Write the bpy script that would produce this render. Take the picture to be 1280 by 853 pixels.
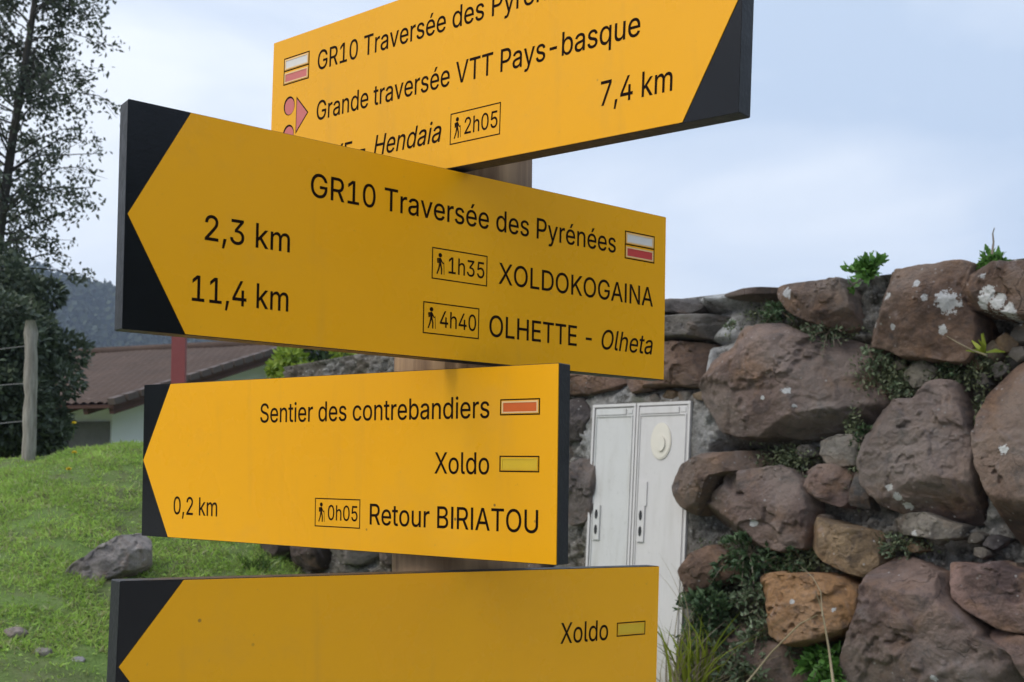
import bpy, math, random
import numpy as np
from mathutils import Vector, Matrix
from mathutils.geometry import delaunay_2d_cdt
R_ = math.radians
sc = bpy.context.scene
for o in list(bpy.data.objects): bpy.data.objects.remove(o)
EYE = 1.6                                   # camera height over the lane

# ------------------------------------------------------------------ camera
FPX, CX, CY, W0, H0 = 1387.0, 640.0, 561.1, 1280.0, 853.0
PITCH, ROLL = 0.02010, 0.00949
cp, sp, cr, sr = math.cos(PITCH), math.sin(PITCH), math.cos(ROLL), math.sin(ROLL)
_f = np.array([0, cp, sp]); _u = np.array([0, -sp, cp]); _r = np.array([1.0, 0, 0])
CR = cr*_r + sr*_u; CU = -sr*_r + cr*_u; CF = _f
cam = bpy.data.cameras.new('camera'); camo = bpy.data.objects.new('camera', cam)
sc.collection.objects.link(camo); sc.camera = camo
camo.matrix_world = Matrix(((CR[0], CU[0], -CF[0], 0), (CR[1], CU[1], -CF[1], 0), (CR[2], CU[2], -CF[2], EYE), (0, 0, 0, 1)))
cam.sensor_fit = 'HORIZONTAL'; cam.sensor_width = 36; cam.lens = FPX/W0*36
cam.shift_y = (CY - H0/2)/W0
cam.clip_start = 0.05; cam.clip_end = 4000
cam.dof.use_dof = True; cam.dof.focus_distance = 1.25; cam.dof.aperture_fstop = 18

# ------------------------------------------------------------------ light
SUN_AZ, SUN_EL = Vector((-0.80, -0.48)), R_(42)      # towards the sun, seen from above
sd = Vector((SUN_AZ.normalized().x*math.cos(SUN_EL), SUN_AZ.normalized().y*math.cos(SUN_EL), math.sin(SUN_EL)))
sun = bpy.data.lights.new('sun', 'SUN'); sun.energy = 1.4; sun.angle = R_(32); sun.color = (1, .95, .88)
suno = bpy.data.objects.new('sun', sun); sc.collection.objects.link(suno)
suno.rotation_euler = sd.to_track_quat('Z', 'Y').to_euler()
world = bpy.data.worlds.new('World'); sc.world = world; world.use_nodes = True
wt = world.node_tree; wt.nodes.clear()
def wn(t, **k):
    n = wt.nodes.new(t)
    for a, v in k.items(): setattr(n, a, v)
    return n
wo = wn('ShaderNodeOutputWorld'); bg = wn('ShaderNodeBackground'); bg.inputs['Strength'].default_value = .1
sky = wn('ShaderNodeTexSky', sky_type='NISHITA', sun_disc=False)
sky.sun_elevation = SUN_EL; sky.sun_rotation = math.atan2(sd.x, sd.y); sky.air_density = 1.0; sky.dust_density = 1.5
tc = wn('ShaderNodeTexCoord'); mp = wn('ShaderNodeMapping'); mp.inputs['Scale'].default_value = (1.1, 1.1, 3.2); mp.inputs['Rotation'].default_value = (0, .35, .4)
nz = wn('ShaderNodeTexNoise'); nz.inputs['Scale'].default_value = 2.4; nz.inputs['Detail'].default_value = 7; nz.inputs['Roughness'].default_value = .48; nz.inputs['Distortion'].default_value = .35
dot = wn('ShaderNodeVectorMath', operation='DOT_PRODUCT'); dot.inputs[1].default_value = Vector((-.80, .55, .22)).normalized()     # bright side of the overcast
def wmath(op, a, b):
    n = wn('ShaderNodeMath', operation=op); n.use_clamp = False
    for q, i in ((a, 0), (b, 1)):
        if hasattr(q, 'is_linked'): wt.links.new(q, n.inputs[i])
        else: n.inputs[i].default_value = q
    return n.outputs[0]
L = wt.links.new
L(tc.outputs['Generated'], mp.inputs['Vector']); L(mp.outputs[0], nz.inputs['Vector']); L(tc.outputs['Generated'], dot.inputs[0])
side = wmath('MULTIPLY', wmath('ADD', dot.outputs['Value'], -.12), .95)
cover = wmath('ADD', wmath('MULTIPLY', wmath('ADD', nz.outputs['Fac'], -.5), 2.3), side)
rm2 = wn('ShaderNodeValToRGB'); e = rm2.color_ramp.elements; e.new(.5)
for k, (p_, c_) in enumerate(((0.0, (5.0, 5.95, 7.3)), (.42, (6.5, 7.2, 8.2)), (.9, (9.3, 9.55, 9.8)))): e[k].position = p_; e[k].color = (*c_, 1)
sxyz = wn('ShaderNodeSeparateXYZ'); L(tc.outputs['Generated'], sxyz.inputs[0])
hzn = wn('ShaderNodeMapRange', interpolation_type='SMOOTHSTEP'); L(sxyz.outputs['Z'], hzn.inputs['Value'])      # pale band of air low over the hills
hzn.inputs['From Min'].default_value = .05; hzn.inputs['From Max'].default_value = .34; hzn.inputs['To Min'].default_value = .55; hzn.inputs['To Max'].default_value = 0
L(wmath('ADD', cover, hzn.outputs['Result']), rm2.inputs[0])
mx = wn('ShaderNodeMix', data_type='RGBA'); mx.inputs['Factor'].default_value = .86
L(sky.outputs[0], mx.inputs['A']); L(rm2.outputs[0], mx.inputs['B'])
zen = wn('ShaderNodeMapRange', interpolation_type='SMOOTHSTEP'); L(sxyz.outputs['Z'], zen.inputs['Value'])      # an overcast sky is brightest overhead
zen.inputs['From Min'].default_value = .36; zen.inputs['From Max'].default_value = .95; zen.inputs['To Min'].default_value = .093; zen.inputs['To Max'].default_value = .19
L(zen.outputs['Result'], bg.inputs['Strength'])
L(mx.outputs['Result'], bg.inputs['Color']); L(bg.outputs[0], wo.inputs['Surface'])
sc.view_settings.view_transform = 'Standard'; sc.view_settings.look = 'None'
sc.view_settings.exposure = 0.62; sc.view_settings.gamma = 1.0
sc.render.engine = 'CYCLES'
sc.cycles.use_denoising = True
sc.cycles.max_bounces = 6; sc.cycles.diffuse_bounces = 3; sc.cycles.transparent_max_bounces = 8
sc.cycles.volume_bounces = 0

# ------------------------------------------------------------------ helpers
def ray(px, py):
    d = CR*(px-CX)/FPX + CU*(CY-py)/FPX + CF
    return d/d[1]                            # per metre of depth along y
EYEV = np.array([0, 0, EYE])
def at(px, py, y): return EYEV + ray(px, py)*y
def _hash(ix, iy, iz, seed):
    h = (ix*374761393 + iy*668265263 + iz*2147483647 + seed*974634777) & 0xFFFFFFFF
    h = ((h ^ (h >> 13))*1274126177) & 0xFFFFFFFF
    h = ((h ^ (h >> 16))*2246822519) & 0xFFFFFFFF
    return ((h ^ (h >> 15)) & 0xFFFFFF)/float(0xFFFFFF)
def vnoise(P, seed=0):
    P = np.asarray(P, float); I = np.floor(P).astype(np.int64); F = P - I; F = F*F*F*(F*(F*6-15)+10)
    out = 0
    for dx in (0, 1):
        for dy in (0, 1):
            for dz in (0, 1):
                w = (F[:, 0] if dx else 1-F[:, 0])*(F[:, 1] if dy else 1-F[:, 1])*(F[:, 2] if dz else 1-F[:, 2])
                out = out + w*_hash(I[:, 0]+dx, I[:, 1]+dy, I[:, 2]+dz, seed)
    return out*2-1
def worley(P, seed=0):
    P = np.asarray(P, float)[:, :2]; I = np.floor(P).astype(np.int64); best = np.full(len(P), 9.0); z = np.zeros(len(P), np.int64)
    for dx in (-1, 0, 1):
        for dy in (-1, 0, 1):
            a, b = I[:, 0]+dx, I[:, 1]+dy
            best = np.minimum(best, np.hypot(a+_hash(a, b, z, seed)-P[:, 0], b+_hash(a, b, z+5, seed)-P[:, 1]))
    return best
def fbm(P, seed=0, oct=4, gain=.5):
    P = np.asarray(P, float); a, s, t = 1.0, 0, 0
    for k in range(oct):
        s = s + a*vnoise(P*2.03**k + 17.3*k, seed+k); t += a; a *= gain
    return s/t
def new_mesh(name, V, F, smooth=True):
    V = np.asarray(V, dtype=np.float32); me = bpy.data.meshes.new(name)
    if isinstance(F, np.ndarray):
        n, k = F.shape
        me.vertices.add(len(V)); me.vertices.foreach_set('co', V.ravel())
        me.loops.add(n*k); me.loops.foreach_set('vertex_index', F.astype(np.int32).ravel())
        me.polygons.add(n); me.polygons.foreach_set('loop_start', np.arange(0, n*k, k, dtype=np.int32))
        me.update(calc_edges=True); me.validate()
    else:
        me.from_pydata([tuple(v) for v in V], [], F); me.update()
    me.polygons.foreach_set('use_smooth', np.full(len(me.polygons), smooth)); me.update()
    return me
def obj(name, V, F, mat, parent=None, loc=None, smooth=True):
    """one mesh object; V in world metres"""
    base = np.array(parent.get('_w', (0, 0, 0)) if parent else (loc if loc is not None else (0, 0, 0)), float)
    me = new_mesh(name, np.asarray(V, float) - base, F, smooth)
    o = bpy.data.objects.new(name, me); sc.collection.objects.link(o)
    if mat: me.materials.append(mat)
    if parent: o.parent = parent
    else: o.location = base
    o['_w'] = [float(b) for b in base]
    return o
def empty(name, loc):
    o = bpy.data.objects.new(name, None); o.location = loc; o.empty_display_size = .1
    sc.collection.objects.link(o); o['_w'] = [float(b) for b in loc]; return o
def tag(o, label=None, cat=None, group=None, kind=None):
    if label: o['label'] = label
    if cat: o['category'] = cat
    if group: o['group'] = group
    if kind: o['kind'] = kind
    return o
class MB:
    """collects shapes for one mesh"""
    def __init__(s): s.v = []; s.f = []
    def add(s, V, F):
        b = len(s.v); s.v += [tuple(map(float, p)) for p in V]; s.f += [[b+i for i in f] for f in F]; return s
    def prism(s, poly, fr, h0, h1):
        """polygon in frame coords (counter-clockwise), extruded from h0 to h1"""
        n = len(poly); V = [fr(x, y, h0) for x, y in poly] + [fr(x, y, h1) for x, y in poly]
        return s.add(V, [list(range(n, 2*n)), list(range(n-1, -1, -1))] + [[i, (i+1) % n, n+(i+1) % n, n+i] for i in range(n)])
    def rect(s, fr, x0, x1, y0, y1, h0, h1): return s.prism([(x0, y0), (x1, y0), (x1, y1), (x0, y1)], fr, h0, h1)
    def tube(s, pts, rad, n=7):
        pts = [np.array(p, float) for p in pts]; b = len(s.v); up = np.array([.13, .21, .97])
        for i, p in enumerate(pts):
            d = pts[min(i+1, len(pts)-1)] - pts[max(i-1, 0)]; d = d/(np.linalg.norm(d)+1e-9)
            u = np.cross(d, up)
            if np.linalg.norm(u) < .05: u = np.cross(d, np.array([1.0, 0, 0]))
            u /= np.linalg.norm(u); v = np.cross(u, d); r = rad[i] if hasattr(rad, '__len__') else rad
            for k in range(n):
                a = 2*math.pi*k/n; s.v.append(tuple(p + r*(math.cos(a)*u + math.sin(a)*v)))
        for i in range(len(pts)-1):
            for k in range(n):
                s.f.append([b+i*n+k, b+i*n+(k+1) % n, b+(i+1)*n+(k+1) % n, b+(i+1)*n+k])
        s.f.append([b+k for k in range(n)]); s.f.append([b+(len(pts)-1)*n+k for k in range(n-1, -1, -1)])
        return s
    def build(s, name, mat, parent=None, loc=None, smooth=False): return obj(name, s.v, s.f, mat, parent, loc, smooth)

# materials
class NT:
    def __init__(s, name):
        s.m = bpy.data.materials.new(name); s.m.use_nodes = True; s.t = s.m.node_tree; s.t.nodes.clear()
        s.o = s.n('ShaderNodeOutputMaterial'); s.b = s.n('ShaderNodeBsdfPrincipled'); s.l(s.b.outputs[0], s.o.inputs[0])
    def n(s, t, **k):
        x = s.t.nodes.new(t)
        for a, v in k.items(): setattr(x, a, v)
        return x
    def l(s, a, b): s.t.links.new(a, b)
    def coord(s, kind='Object', scale=(1, 1, 1), rot=(0, 0, 0)):
        c = s.n('ShaderNodeTexCoord'); m = s.n('ShaderNodeMapping'); m.inputs['Scale'].default_value = scale; m.inputs['Rotation'].default_value = rot
        s.l(c.outputs[kind], m.inputs[0]); return m.outputs[0]
    def noise(s, vec, scale, detail=5, rough=.55, dist=0):
        x = s.n('ShaderNodeTexNoise'); x.inputs['Scale'].default_value = scale; x.inputs['Detail'].default_value = detail
        x.inputs['Roughness'].default_value = rough; x.inputs['Distortion'].default_value = dist; s.l(vec, x.inputs['Vector']); return x.outputs['Fac']
    def voro(s, vec, scale, feature='F1'):
        x = s.n('ShaderNodeTexVoronoi', feature=feature); x.inputs['Scale'].default_value = scale; s.l(vec, x.inputs['Vector']); return x.outputs['Distance']
    def ramp(s, fac, stops):
        x = s.n('ShaderNodeValToRGB'); e = x.color_ramp.elements
        while len(e) < len(stops): e.new(.5)
        for i, (p, c) in enumerate(stops):
            e[i].position = p; e[i].color = (c if len(c) == 4 else (*c, 1)) if hasattr(c, '__len__') else (c, c, c, 1)
        s.l(fac, x.inputs[0]); return x.outputs[0]
    def mix(s, fac, a, b, mode='MIX'):
        x = s.n('ShaderNodeMix', data_type='RGBA', blend_type=mode)
        for q, k in ((fac, 'Factor'), (a, 'A'), (b, 'B')):
            i = x.inputs[k]
            if hasattr(q, 'links') or hasattr(q, 'is_linked'): s.l(q, i)
            else: i.default_value = q if k == 'Factor' else (*q, 1)
        return x.outputs['Result']
    def math(s, op, a, b=0.0):
        x = s.n('ShaderNodeMath', operation=op)
        for i, q in enumerate((a, b)):
            if hasattr(q, 'is_linked'): s.l(q, x.inputs[i])
            else: x.inputs[i].default_value = q
        return x.outputs[0]
    def bump(s, h, strength=.5, dist=.01):
        x = s.n('ShaderNodeBump'); x.inputs['Strength'].default_value = strength; x.inputs['Distance'].default_value = dist
        s.l(h, x.inputs['Height']); s.l(x.outputs[0], s.b.inputs['Normal'])
    def set(s, **k):
        for a, v in k.items():
            i = s.b.inputs[a.replace('_', ' ')]
            if hasattr(v, 'is_linked'): s.l(v, i)
            else: i.default_value = (*v, 1) if hasattr(v, '__len__') and len(v) == 3 else v
        return s
def paint(name, col, rough=.5, var=.12, scale=6, spec=.5, bump=0, coat=0):
    m = NT(name); v = m.coord()
    f = m.noise(v, scale, 6, .6)
    c = m.mix(f, tuple(x*(1-var) for x in col), tuple(min(1, x*(1+var)) for x in col))
    m.set(Base_Color=c, Roughness=m.ramp(m.noise(v, scale*3.1, 4), [(.3, max(0, rough-.07)), (.7, min(1, rough+.07))]), Specular_IOR_Level=spec)
    if bump: m.bump(m.noise(v, scale*9, 4), bump, .002)
    if coat: m.set(Coat_Weight=coat, Coat_Roughness=.15)
    return m.m
def leafmat(name, dark, light, trans=.25, rough=.5):
    m = NT(name); g = m.n('ShaderNodeNewGeometry')
    c = m.ramp(g.outputs['Random Per Island'], [(0, dark), (.55, tuple((a+b)/2 for a, b in zip(dark, light))), (1, light)])
    f = m.noise(m.coord(), 3.0, 3); c2 = m.mix(m.ramp(f, [(.35, 0), (.65, .5)]), c, tuple(x*.75 for x in dark))
    m.set(Base_Color=c2, Roughness=rough, Specular_IOR_Level=.3)
    t = m.n('ShaderNodeBsdfTranslucent'); m.l(c2, t.inputs['Color']); x = m.n('ShaderNodeMixShader'); x.inputs[0].default_value = trans
    m.l(m.b.outputs[0], x.inputs[1]); m.l(t.outputs[0], x.inputs[2]); m.l(x.outputs[0], m.o.inputs[0])
    return m.m

# leaves as small bent blades: base point, direction, length, width
def leaves(P, D, Ln, Wd, rng, bend=.25, segs=2):
    n = len(P); D = D/(np.linalg.norm(D, axis=1)[:, None]+1e-9)
    r = rng.normal(size=(n, 3)); S = np.cross(D, r); S /= (np.linalg.norm(S, axis=1)[:, None]+1e-9); N = np.cross(S, D)
    Ln = np.broadcast_to(Ln, n)[:, None]; Wd = np.broadcast_to(Wd, n)[:, None]
    if segs == 1:                            # a pointed diamond folded on its midrib
        V = np.stack([P, P+D*Ln*.5+S*Wd*.5, P+D*Ln-N*Ln*bend, P+D*Ln*.5-S*Wd*.5], 1)
        b = np.arange(n)[:, None]*4
        return V.reshape(-1, 3), np.concatenate([b+0, b+1, b+2, b+3], 1)
    V = np.stack([P-S*Wd*.18, P+S*Wd*.18, P+D*Ln*.5+S*Wd*.5+N*Ln*.06, P+D*Ln*.5-S*Wd*.5+N*Ln*.06,
                  P+D*Ln*.97-N*Ln*bend+S*Wd*.1, P+D*Ln*.97-N*Ln*bend-S*Wd*.1], 1)
    b = np.arange(n)[:, None]*6
    F = np.concatenate([np.concatenate([b+0, b+1, b+2, b+3], 1), np.concatenate([b+3, b+2, b+4, b+5], 1)], 0)
    return V.reshape(-1, 3), F
def catVF(L):
    V, F, b = [], [], 0
    for v, f in L:
        V.append(v); F.append(np.asarray(f)+b); b += len(v)
    return np.concatenate(V), np.concatenate(F)
GLYPHS={
' ':(188,[]),
',':(188,['53 -119 38 -119 48 -56 58 8 68 71 91 71 114 71 137 71 119 8 102 -56 84 -119 69 -119']),
'-':(453,['263 244 337 244 337 226 337 207 337 188 263 188 188 188 114 188 114 207 114 226 114 244 188 244']),
'0':(453,['264 -7 227 -7 189 -7 157 3 130 24 103 45 83 74 69 113 55 152 48 199 48 254 48 309 55 356 69 395 83 434 104 464 130 484 157 505 189 516 227 516 264 516 296 505 323 484 350 464 370 434 384 395 398 356 405 309 405 254 405 199 398 152 384 113 370 74 350 45 323 24 297 3','202 50 227 50 252 50 273 58 290 74 308 90 321 113 330 144 339 174 344 211 344 254 344 297 339 334 330 365 321 395 308 419 290 435 273 451 252 460 227 460 202 460 180 451 163 435 146 419 132 395 123 365 114 334 109 297 109 254 109 211 114 174 123 144 132 113 146 90 163 74 180 58']),
'1':(453,['181 0 76 0 76 18 76 36 76 55 181 55 286 55 391 55 391 36 391 18 391 0 286 0','250 509 276 509 276 339 276 170 276 0 255 0 234 0 212 0 212 149 212 299 212 448 211 448 210 448 209 448 168 418 127 388 86 358 86 381 86 404 86 427 123 454 161 481 198 509 224 509']),
'2':(453,['172 0 64 0 64 16 64 32 64 47 121 108 177 168 234 229 254 249 270 267 282 282 295 298 304 313 311 327 317 341 320 356 320 371 320 390 316 405 308 419 299 432 288 442 273 449 259 456 242 460 224 460 204 460 187 456 172 447 158 439 147 428 139 413 131 399 127 382 127 362 107 362 86 362 66 362 66 392 72 419 86 442 100 465 119 483 143 496 167 509 194 516 225 516 255 516 282 509 306 497 329 484 348 467 361 445 374 424 381 399 381 372 381 354 378 335 371 318 364 300 353 280 336 259 319 237 296 211 267 180 229 140 191 100 153 60 153 59 153 58 153 57 231 57 310 57 389 57 389 38 389 19 389 0 281 0']),
'3':(453,['252 -7 218 -7 187 -7 158 -1 133 10 107 21 86 37 70 57 54 78 46 103 44 132 66 132 87 132 109 132 111 114 117 99 126 87 136 75 149 65 165 59 181 53 199 50 219 50 239 50 258 53 275 61 292 68 305 79 315 93 324 107 329 124 329 145 329 163 325 181 316 196 307 212 293 224 275 234 256 243 231 248 201 248 186 248 172 248 157 248 157 265 157 282 157 299 200 349 244 399 288 448 288 450 288 451 288 452 215 452 142 452 70 452 70 471 70 490 70 509 171 509 272 509 372 509 372 493 372 477 372 461 319 400 265 339 211 278 211 282 211 285 211 289 249 293 281 288 308 276 335 263 356 246 371 222 386 199 393 173 393 145 393 115 385 89 370 66 355 43 335 25 309 12 282 0']),
'4':(453,['164 105 40 105 40 123 40 141 40 158 109 275 178 392 247 509 268 509 289 509 311 509 243 394 176 280 109 166 109 165 109 164 109 163 210 163 312 163 413 163 413 144 413 125 413 105 289 105','302 0 282 0 282 40 282 81 282 121 282 130 282 138 282 146 282 203 282 260 282 318 302 318 322 318 343 318 343 212 343 106 343 0 322 0']),
'5':(453,['254 -7 221 -7 191 -7 164 -1 140 11 116 23 97 39 83 60 69 81 61 104 60 130 81 130 101 130 122 130 124 115 129 101 138 89 147 77 159 67 173 60 188 53 204 50 221 50 242 50 260 55 276 64 292 74 305 87 314 104 323 121 328 141 328 162 328 184 323 204 314 221 304 238 291 252 275 262 258 272 239 277 218 277 201 277 184 274 167 268 151 263 138 255 128 246 108 248 88 250 67 253 77 338 86 423 96 509 186 509 276 509 366 509 366 490 366 471 366 452 294 452 222 452 151 452 145 402 139 352 134 301 135 301 135 301 136 301 147 311 161 319 178 325 194 331 211 334 229 334 253 334 274 329 294 321 313 313 331 301 345 285 359 270 371 252 379 231 387 210 391 188 391 163 391 130 384 101 369 76 354 50 334 30 309 15 283 1']),
'7':(453,['120 0 97 0 172 149 248 299 323 448 323 450 323 451 323 452 236 452 149 452 62 452 62 471 62 490 62 509 172 509 281 509 391 509 391 489 391 469 391 449 315 299 240 150 165 0 142 0']),
'A':(480,['39 0 16 0 78 170 140 339 201 509 226 509 251 509 276 509 338 339 401 170 463 0 440 0 418 0 395 0 359 101 323 202 287 302 281 321 273 344 264 372 255 400 245 435 232 478 236 478 241 478 245 478 233 435 222 399 213 371 204 343 196 320 191 302 155 202 120 101 85 0 62 0','197 142 110 142 110 161 110 180 110 199 197 199 283 199 370 199 370 180 370 161 370 142 283 142']),
'B':(456,['122 0 60 0 60 170 60 339 60 509 120 509 181 509 241 509 276 509 306 503 329 491 352 479 369 462 381 442 392 422 398 399 398 374 398 352 394 334 387 320 379 306 369 294 356 286 344 277 330 271 315 267 315 265 315 264 315 262 331 261 347 255 363 245 379 235 392 221 402 203 413 185 418 163 418 136 418 111 412 87 400 67 388 46 370 30 344 18 319 6 287 0 247 0 184 0','125 115 125 57 165 57 205 57 245 57 284 57 313 65 330 80 347 95 355 114 355 137 355 154 351 170 342 184 334 198 321 209 306 218 290 227 271 231 248 231 207 231 166 231 125 231 125 173','125 341 125 285 162 285 200 285 238 285 257 285 273 289 288 296 303 303 315 313 323 326 332 339 336 355 336 372 336 395 328 414 313 429 297 444 273 452 240 452 202 452 163 452 125 452 125 396']),
'D':(502,['271 0 219 0 178 0 137 0 96 0 96 19 96 38 96 57 136 57 175 57 215 57 256 57 291 65 318 81 345 97 366 119 379 149 392 179 399 214 399 255 399 296 392 331 379 361 366 390 346 412 320 428 293 444 260 452 221 452 178 452 136 452 93 452 93 471 93 490 93 509 137 509 181 509 225 509 275 509 317 499 353 478 388 458 415 429 433 391 452 353 462 308 462 255 462 202 452 157 433 119 414 81 387 51 351 31 314 10','103 509 125 509 125 339 125 170 125 0 103 0 82 0 60 0 60 170 60 339 60 509 82 509']),
'E':(419,['165 0 60 0 60 170 60 339 60 509 164 509 268 509 372 509 372 490 372 471 372 452 290 452 207 452 125 452 125 396 125 341 125 286 202 286 278 286 355 286 355 267 355 248 355 229 278 229 202 229 125 229 125 172 125 114 125 57 208 57 292 57 375 57 375 38 375 19 375 0 270 0']),
'G':(520,['309 -7 269 -7 223 -7 184 4 149 25 115 46 88 77 69 116 50 155 40 201 40 254 40 308 50 354 69 393 88 432 115 462 149 484 183 505 221 516 265 516 292 516 317 512 340 504 364 496 385 484 403 469 422 454 437 437 449 416 461 396 470 373 474 349 452 349 430 349 408 349 403 365 396 380 387 393 379 406 368 417 356 427 344 436 330 444 315 448 300 453 283 456 265 456 235 456 208 448 183 432 159 417 139 394 125 364 111 334 103 297 103 254 103 211 111 175 125 145 140 115 159 92 184 76 209 61 237 53 269 53 297 53 323 59 345 71 367 83 384 101 396 123 409 146 415 172 415 202 421 201 428 200 434 199 384 199 333 199 283 199 283 218 283 237 283 256 348 256 413 256 478 256 478 237 478 219 478 200 478 158 469 122 451 91 433 60 408 36 377 19 345 2']),
'H':(517,['82 0 60 0 60 170 60 339 60 509 82 509 103 509 125 509 125 435 125 362 125 289 214 289 303 289 392 289 392 362 392 435 392 509 414 509 435 509 457 509 457 339 457 170 457 0 435 0 414 0 392 0 392 77 392 155 392 232 303 232 214 232 125 232 125 155 125 77 125 0 103 0']),
'I':(190,['85 0 63 0 63 170 63 339 63 509 85 509 106 509 128 509 128 339 128 170 128 0 106 0']),
'K':(467,['146 189 104 145 104 169 104 193 104 216 116 232 128 247 139 261 151 275 162 290 174 303 187 317 199 331 212 344 262 399 313 454 364 509 392 509 420 509 448 509 376 431 304 353 231 276 230 276 229 276 228 276 187 233','82 0 60 0 60 170 60 339 60 509 82 509 103 509 125 509 125 451 125 392 125 334 124 298 124 261 124 225 124 214 124 204 125 193 125 129 125 64 125 0 103 0','398 0 372 0 311 86 249 173 188 259 201 276 215 293 228 309 302 206 375 103 449 0 423 0']),
'L':(393,['160 0 60 0 60 170 60 339 60 509 82 509 103 509 125 509 125 358 125 208 125 57 203 57 282 57 361 57 361 38 361 19 361 0 261 0']),
'N':(523,['82 0 60 0 60 170 60 339 60 509 85 509 111 509 136 509 205 400 274 291 343 183 349 174 355 164 363 151 370 138 379 123 388 107 396 90 405 73 414 55 411 55 408 54 405 54 403 72 401 90 401 108 400 126 399 142 399 157 399 172 399 185 399 195 399 300 399 404 399 509 420 509 442 509 463 509 463 339 463 170 463 0 438 0 412 0 387 0 325 97 264 193 202 290 194 303 186 316 177 331 169 345 159 362 148 381 137 400 123 424 108 452 111 453 115 453 119 454 120 428 121 405 122 384 123 362 124 344 124 328 125 312 125 300 125 291 125 194 125 97 125 0 103 0']),
'O':(533,['311 -7 267 -7 223 -7 184 4 150 25 116 46 90 76 70 115 50 154 40 201 40 254 40 308 50 354 70 393 90 432 116 462 150 484 184 505 223 516 267 516 311 516 350 505 384 484 418 462 444 432 464 393 483 354 493 308 493 254 493 201 483 154 464 115 444 76 418 46 384 25 350 4','236 53 267 53 297 53 325 61 349 76 374 91 394 114 408 144 423 174 430 211 430 254 430 298 423 335 408 365 394 395 374 417 349 433 325 448 297 456 267 456 236 456 209 448 184 433 159 417 140 394 125 364 111 334 103 297 103 254 103 211 111 174 125 144 140 114 159 92 184 76 209 61']),
'P':(445,['82 0 60 0 60 170 60 339 60 509 118 509 177 509 235 509 274 509 307 502 332 487 358 473 377 454 390 430 402 405 409 378 409 348 409 317 402 290 390 265 377 241 358 222 332 207 307 193 274 186 235 186 193 186 151 186 109 186 109 205 109 224 109 242 150 242 191 242 233 242 259 242 281 247 297 256 313 265 325 278 333 294 341 310 344 328 344 348 344 368 341 386 333 402 325 417 313 430 297 439 280 448 259 452 232 452 196 452 160 452 125 452 125 301 125 151 125 0 103 0']),
'R':(449,['82 0 60 0 60 170 60 339 60 509 119 509 177 509 236 509 275 509 307 502 333 489 359 475 378 457 390 433 403 410 409 382 409 352 409 321 403 295 390 271 378 248 359 230 333 217 307 204 275 198 236 198 189 198 143 198 96 198 96 217 96 236 96 255 142 255 188 255 234 255 260 255 281 259 298 267 314 275 326 286 334 300 341 315 345 332 345 352 345 372 341 390 334 405 326 420 314 431 298 440 281 448 259 452 233 452 197 452 161 452 125 452 125 301 125 151 125 0 103 0','378 0 353 0 312 76 271 153 230 229 254 229 279 229 303 229 344 153 386 76 428 0 403 0']),
'S':(447,['263 -9 224 -9 187 -9 155 -3 128 9 100 21 79 38 64 60 49 82 40 107 38 137 60 137 82 137 104 137 106 117 112 101 123 88 134 75 149 65 166 59 184 52 203 49 224 49 247 49 268 53 286 60 304 68 319 78 329 92 340 105 346 121 346 139 346 155 341 169 332 179 323 189 311 198 296 205 281 211 264 217 245 222 224 228 204 234 184 239 142 251 109 268 86 289 63 311 52 339 52 372 52 401 60 426 75 448 90 469 111 486 138 498 164 510 194 516 227 516 261 516 290 510 316 498 342 486 362 469 377 449 392 428 400 404 401 378 380 378 358 378 337 378 335 403 323 423 302 437 281 451 256 459 225 459 203 459 184 455 167 448 151 441 138 431 129 418 120 406 115 391 115 376 115 358 120 344 131 334 142 323 154 314 169 308 184 302 199 297 212 293 230 289 247 284 264 279 279 275 295 270 312 264 328 257 344 248 359 238 373 227 385 214 395 198 404 181 408 162 408 139 408 111 401 86 386 64 372 41 351 24 323 11 296 -2']),
'T':(449,['85 452 32 452 32 471 32 490 32 509 160 509 288 509 417 509 417 490 417 471 417 452 363 452 310 452 257 452 257 301 257 151 257 0 235 0 214 0 193 0 193 151 193 301 193 452 139 452']),
'U':(517,['299 -8 259 -8 219 -8 184 0 154 15 124 31 101 53 85 80 68 107 60 138 60 173 60 285 60 397 60 509 81 509 103 509 124 509 124 399 124 288 124 178 124 154 130 132 141 113 152 94 167 79 187 68 207 57 231 52 259 52 287 52 311 57 331 68 351 79 366 94 377 113 387 132 393 154 393 178 393 288 393 399 393 509 414 509 436 509 457 509 457 397 457 285 457 173 457 138 449 107 433 80 416 53 393 31 363 15 334 0']),
'V':(480,['229 0 204 0 141 170 79 339 16 509 39 509 62 509 84 509 120 408 156 307 192 206 198 189 206 166 215 137 224 109 235 73 248 31 243 31 239 31 235 31 247 74 258 110 267 138 276 166 284 189 290 206 325 307 360 408 395 509 417 509 440 509 463 509 401 339 340 170 278 0 253 0']),
'X':(474,['43 0 18 0 84 95 151 190 217 284 217 268 217 252 217 236 155 327 92 418 29 509 54 509 79 509 104 509 129 473 153 437 178 400 188 385 197 372 204 361 211 350 217 340 223 329 229 318 236 306 243 292 240 292 236 292 232 292 239 306 246 318 252 329 258 339 264 350 272 361 279 372 288 385 298 400 323 437 348 473 374 509 398 509 422 509 446 509 384 419 321 329 259 239 259 255 259 271 259 287 324 191 390 96 456 0 431 0 406 0 382 0 352 43 322 86 292 129 283 143 275 155 268 165 262 175 256 185 250 195 244 206 238 217 230 231 235 231 240 231 244 231 238 218 231 207 225 196 219 186 213 176 206 166 199 155 191 143 182 129 152 86 122 43 91 0 67 0']),
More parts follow.
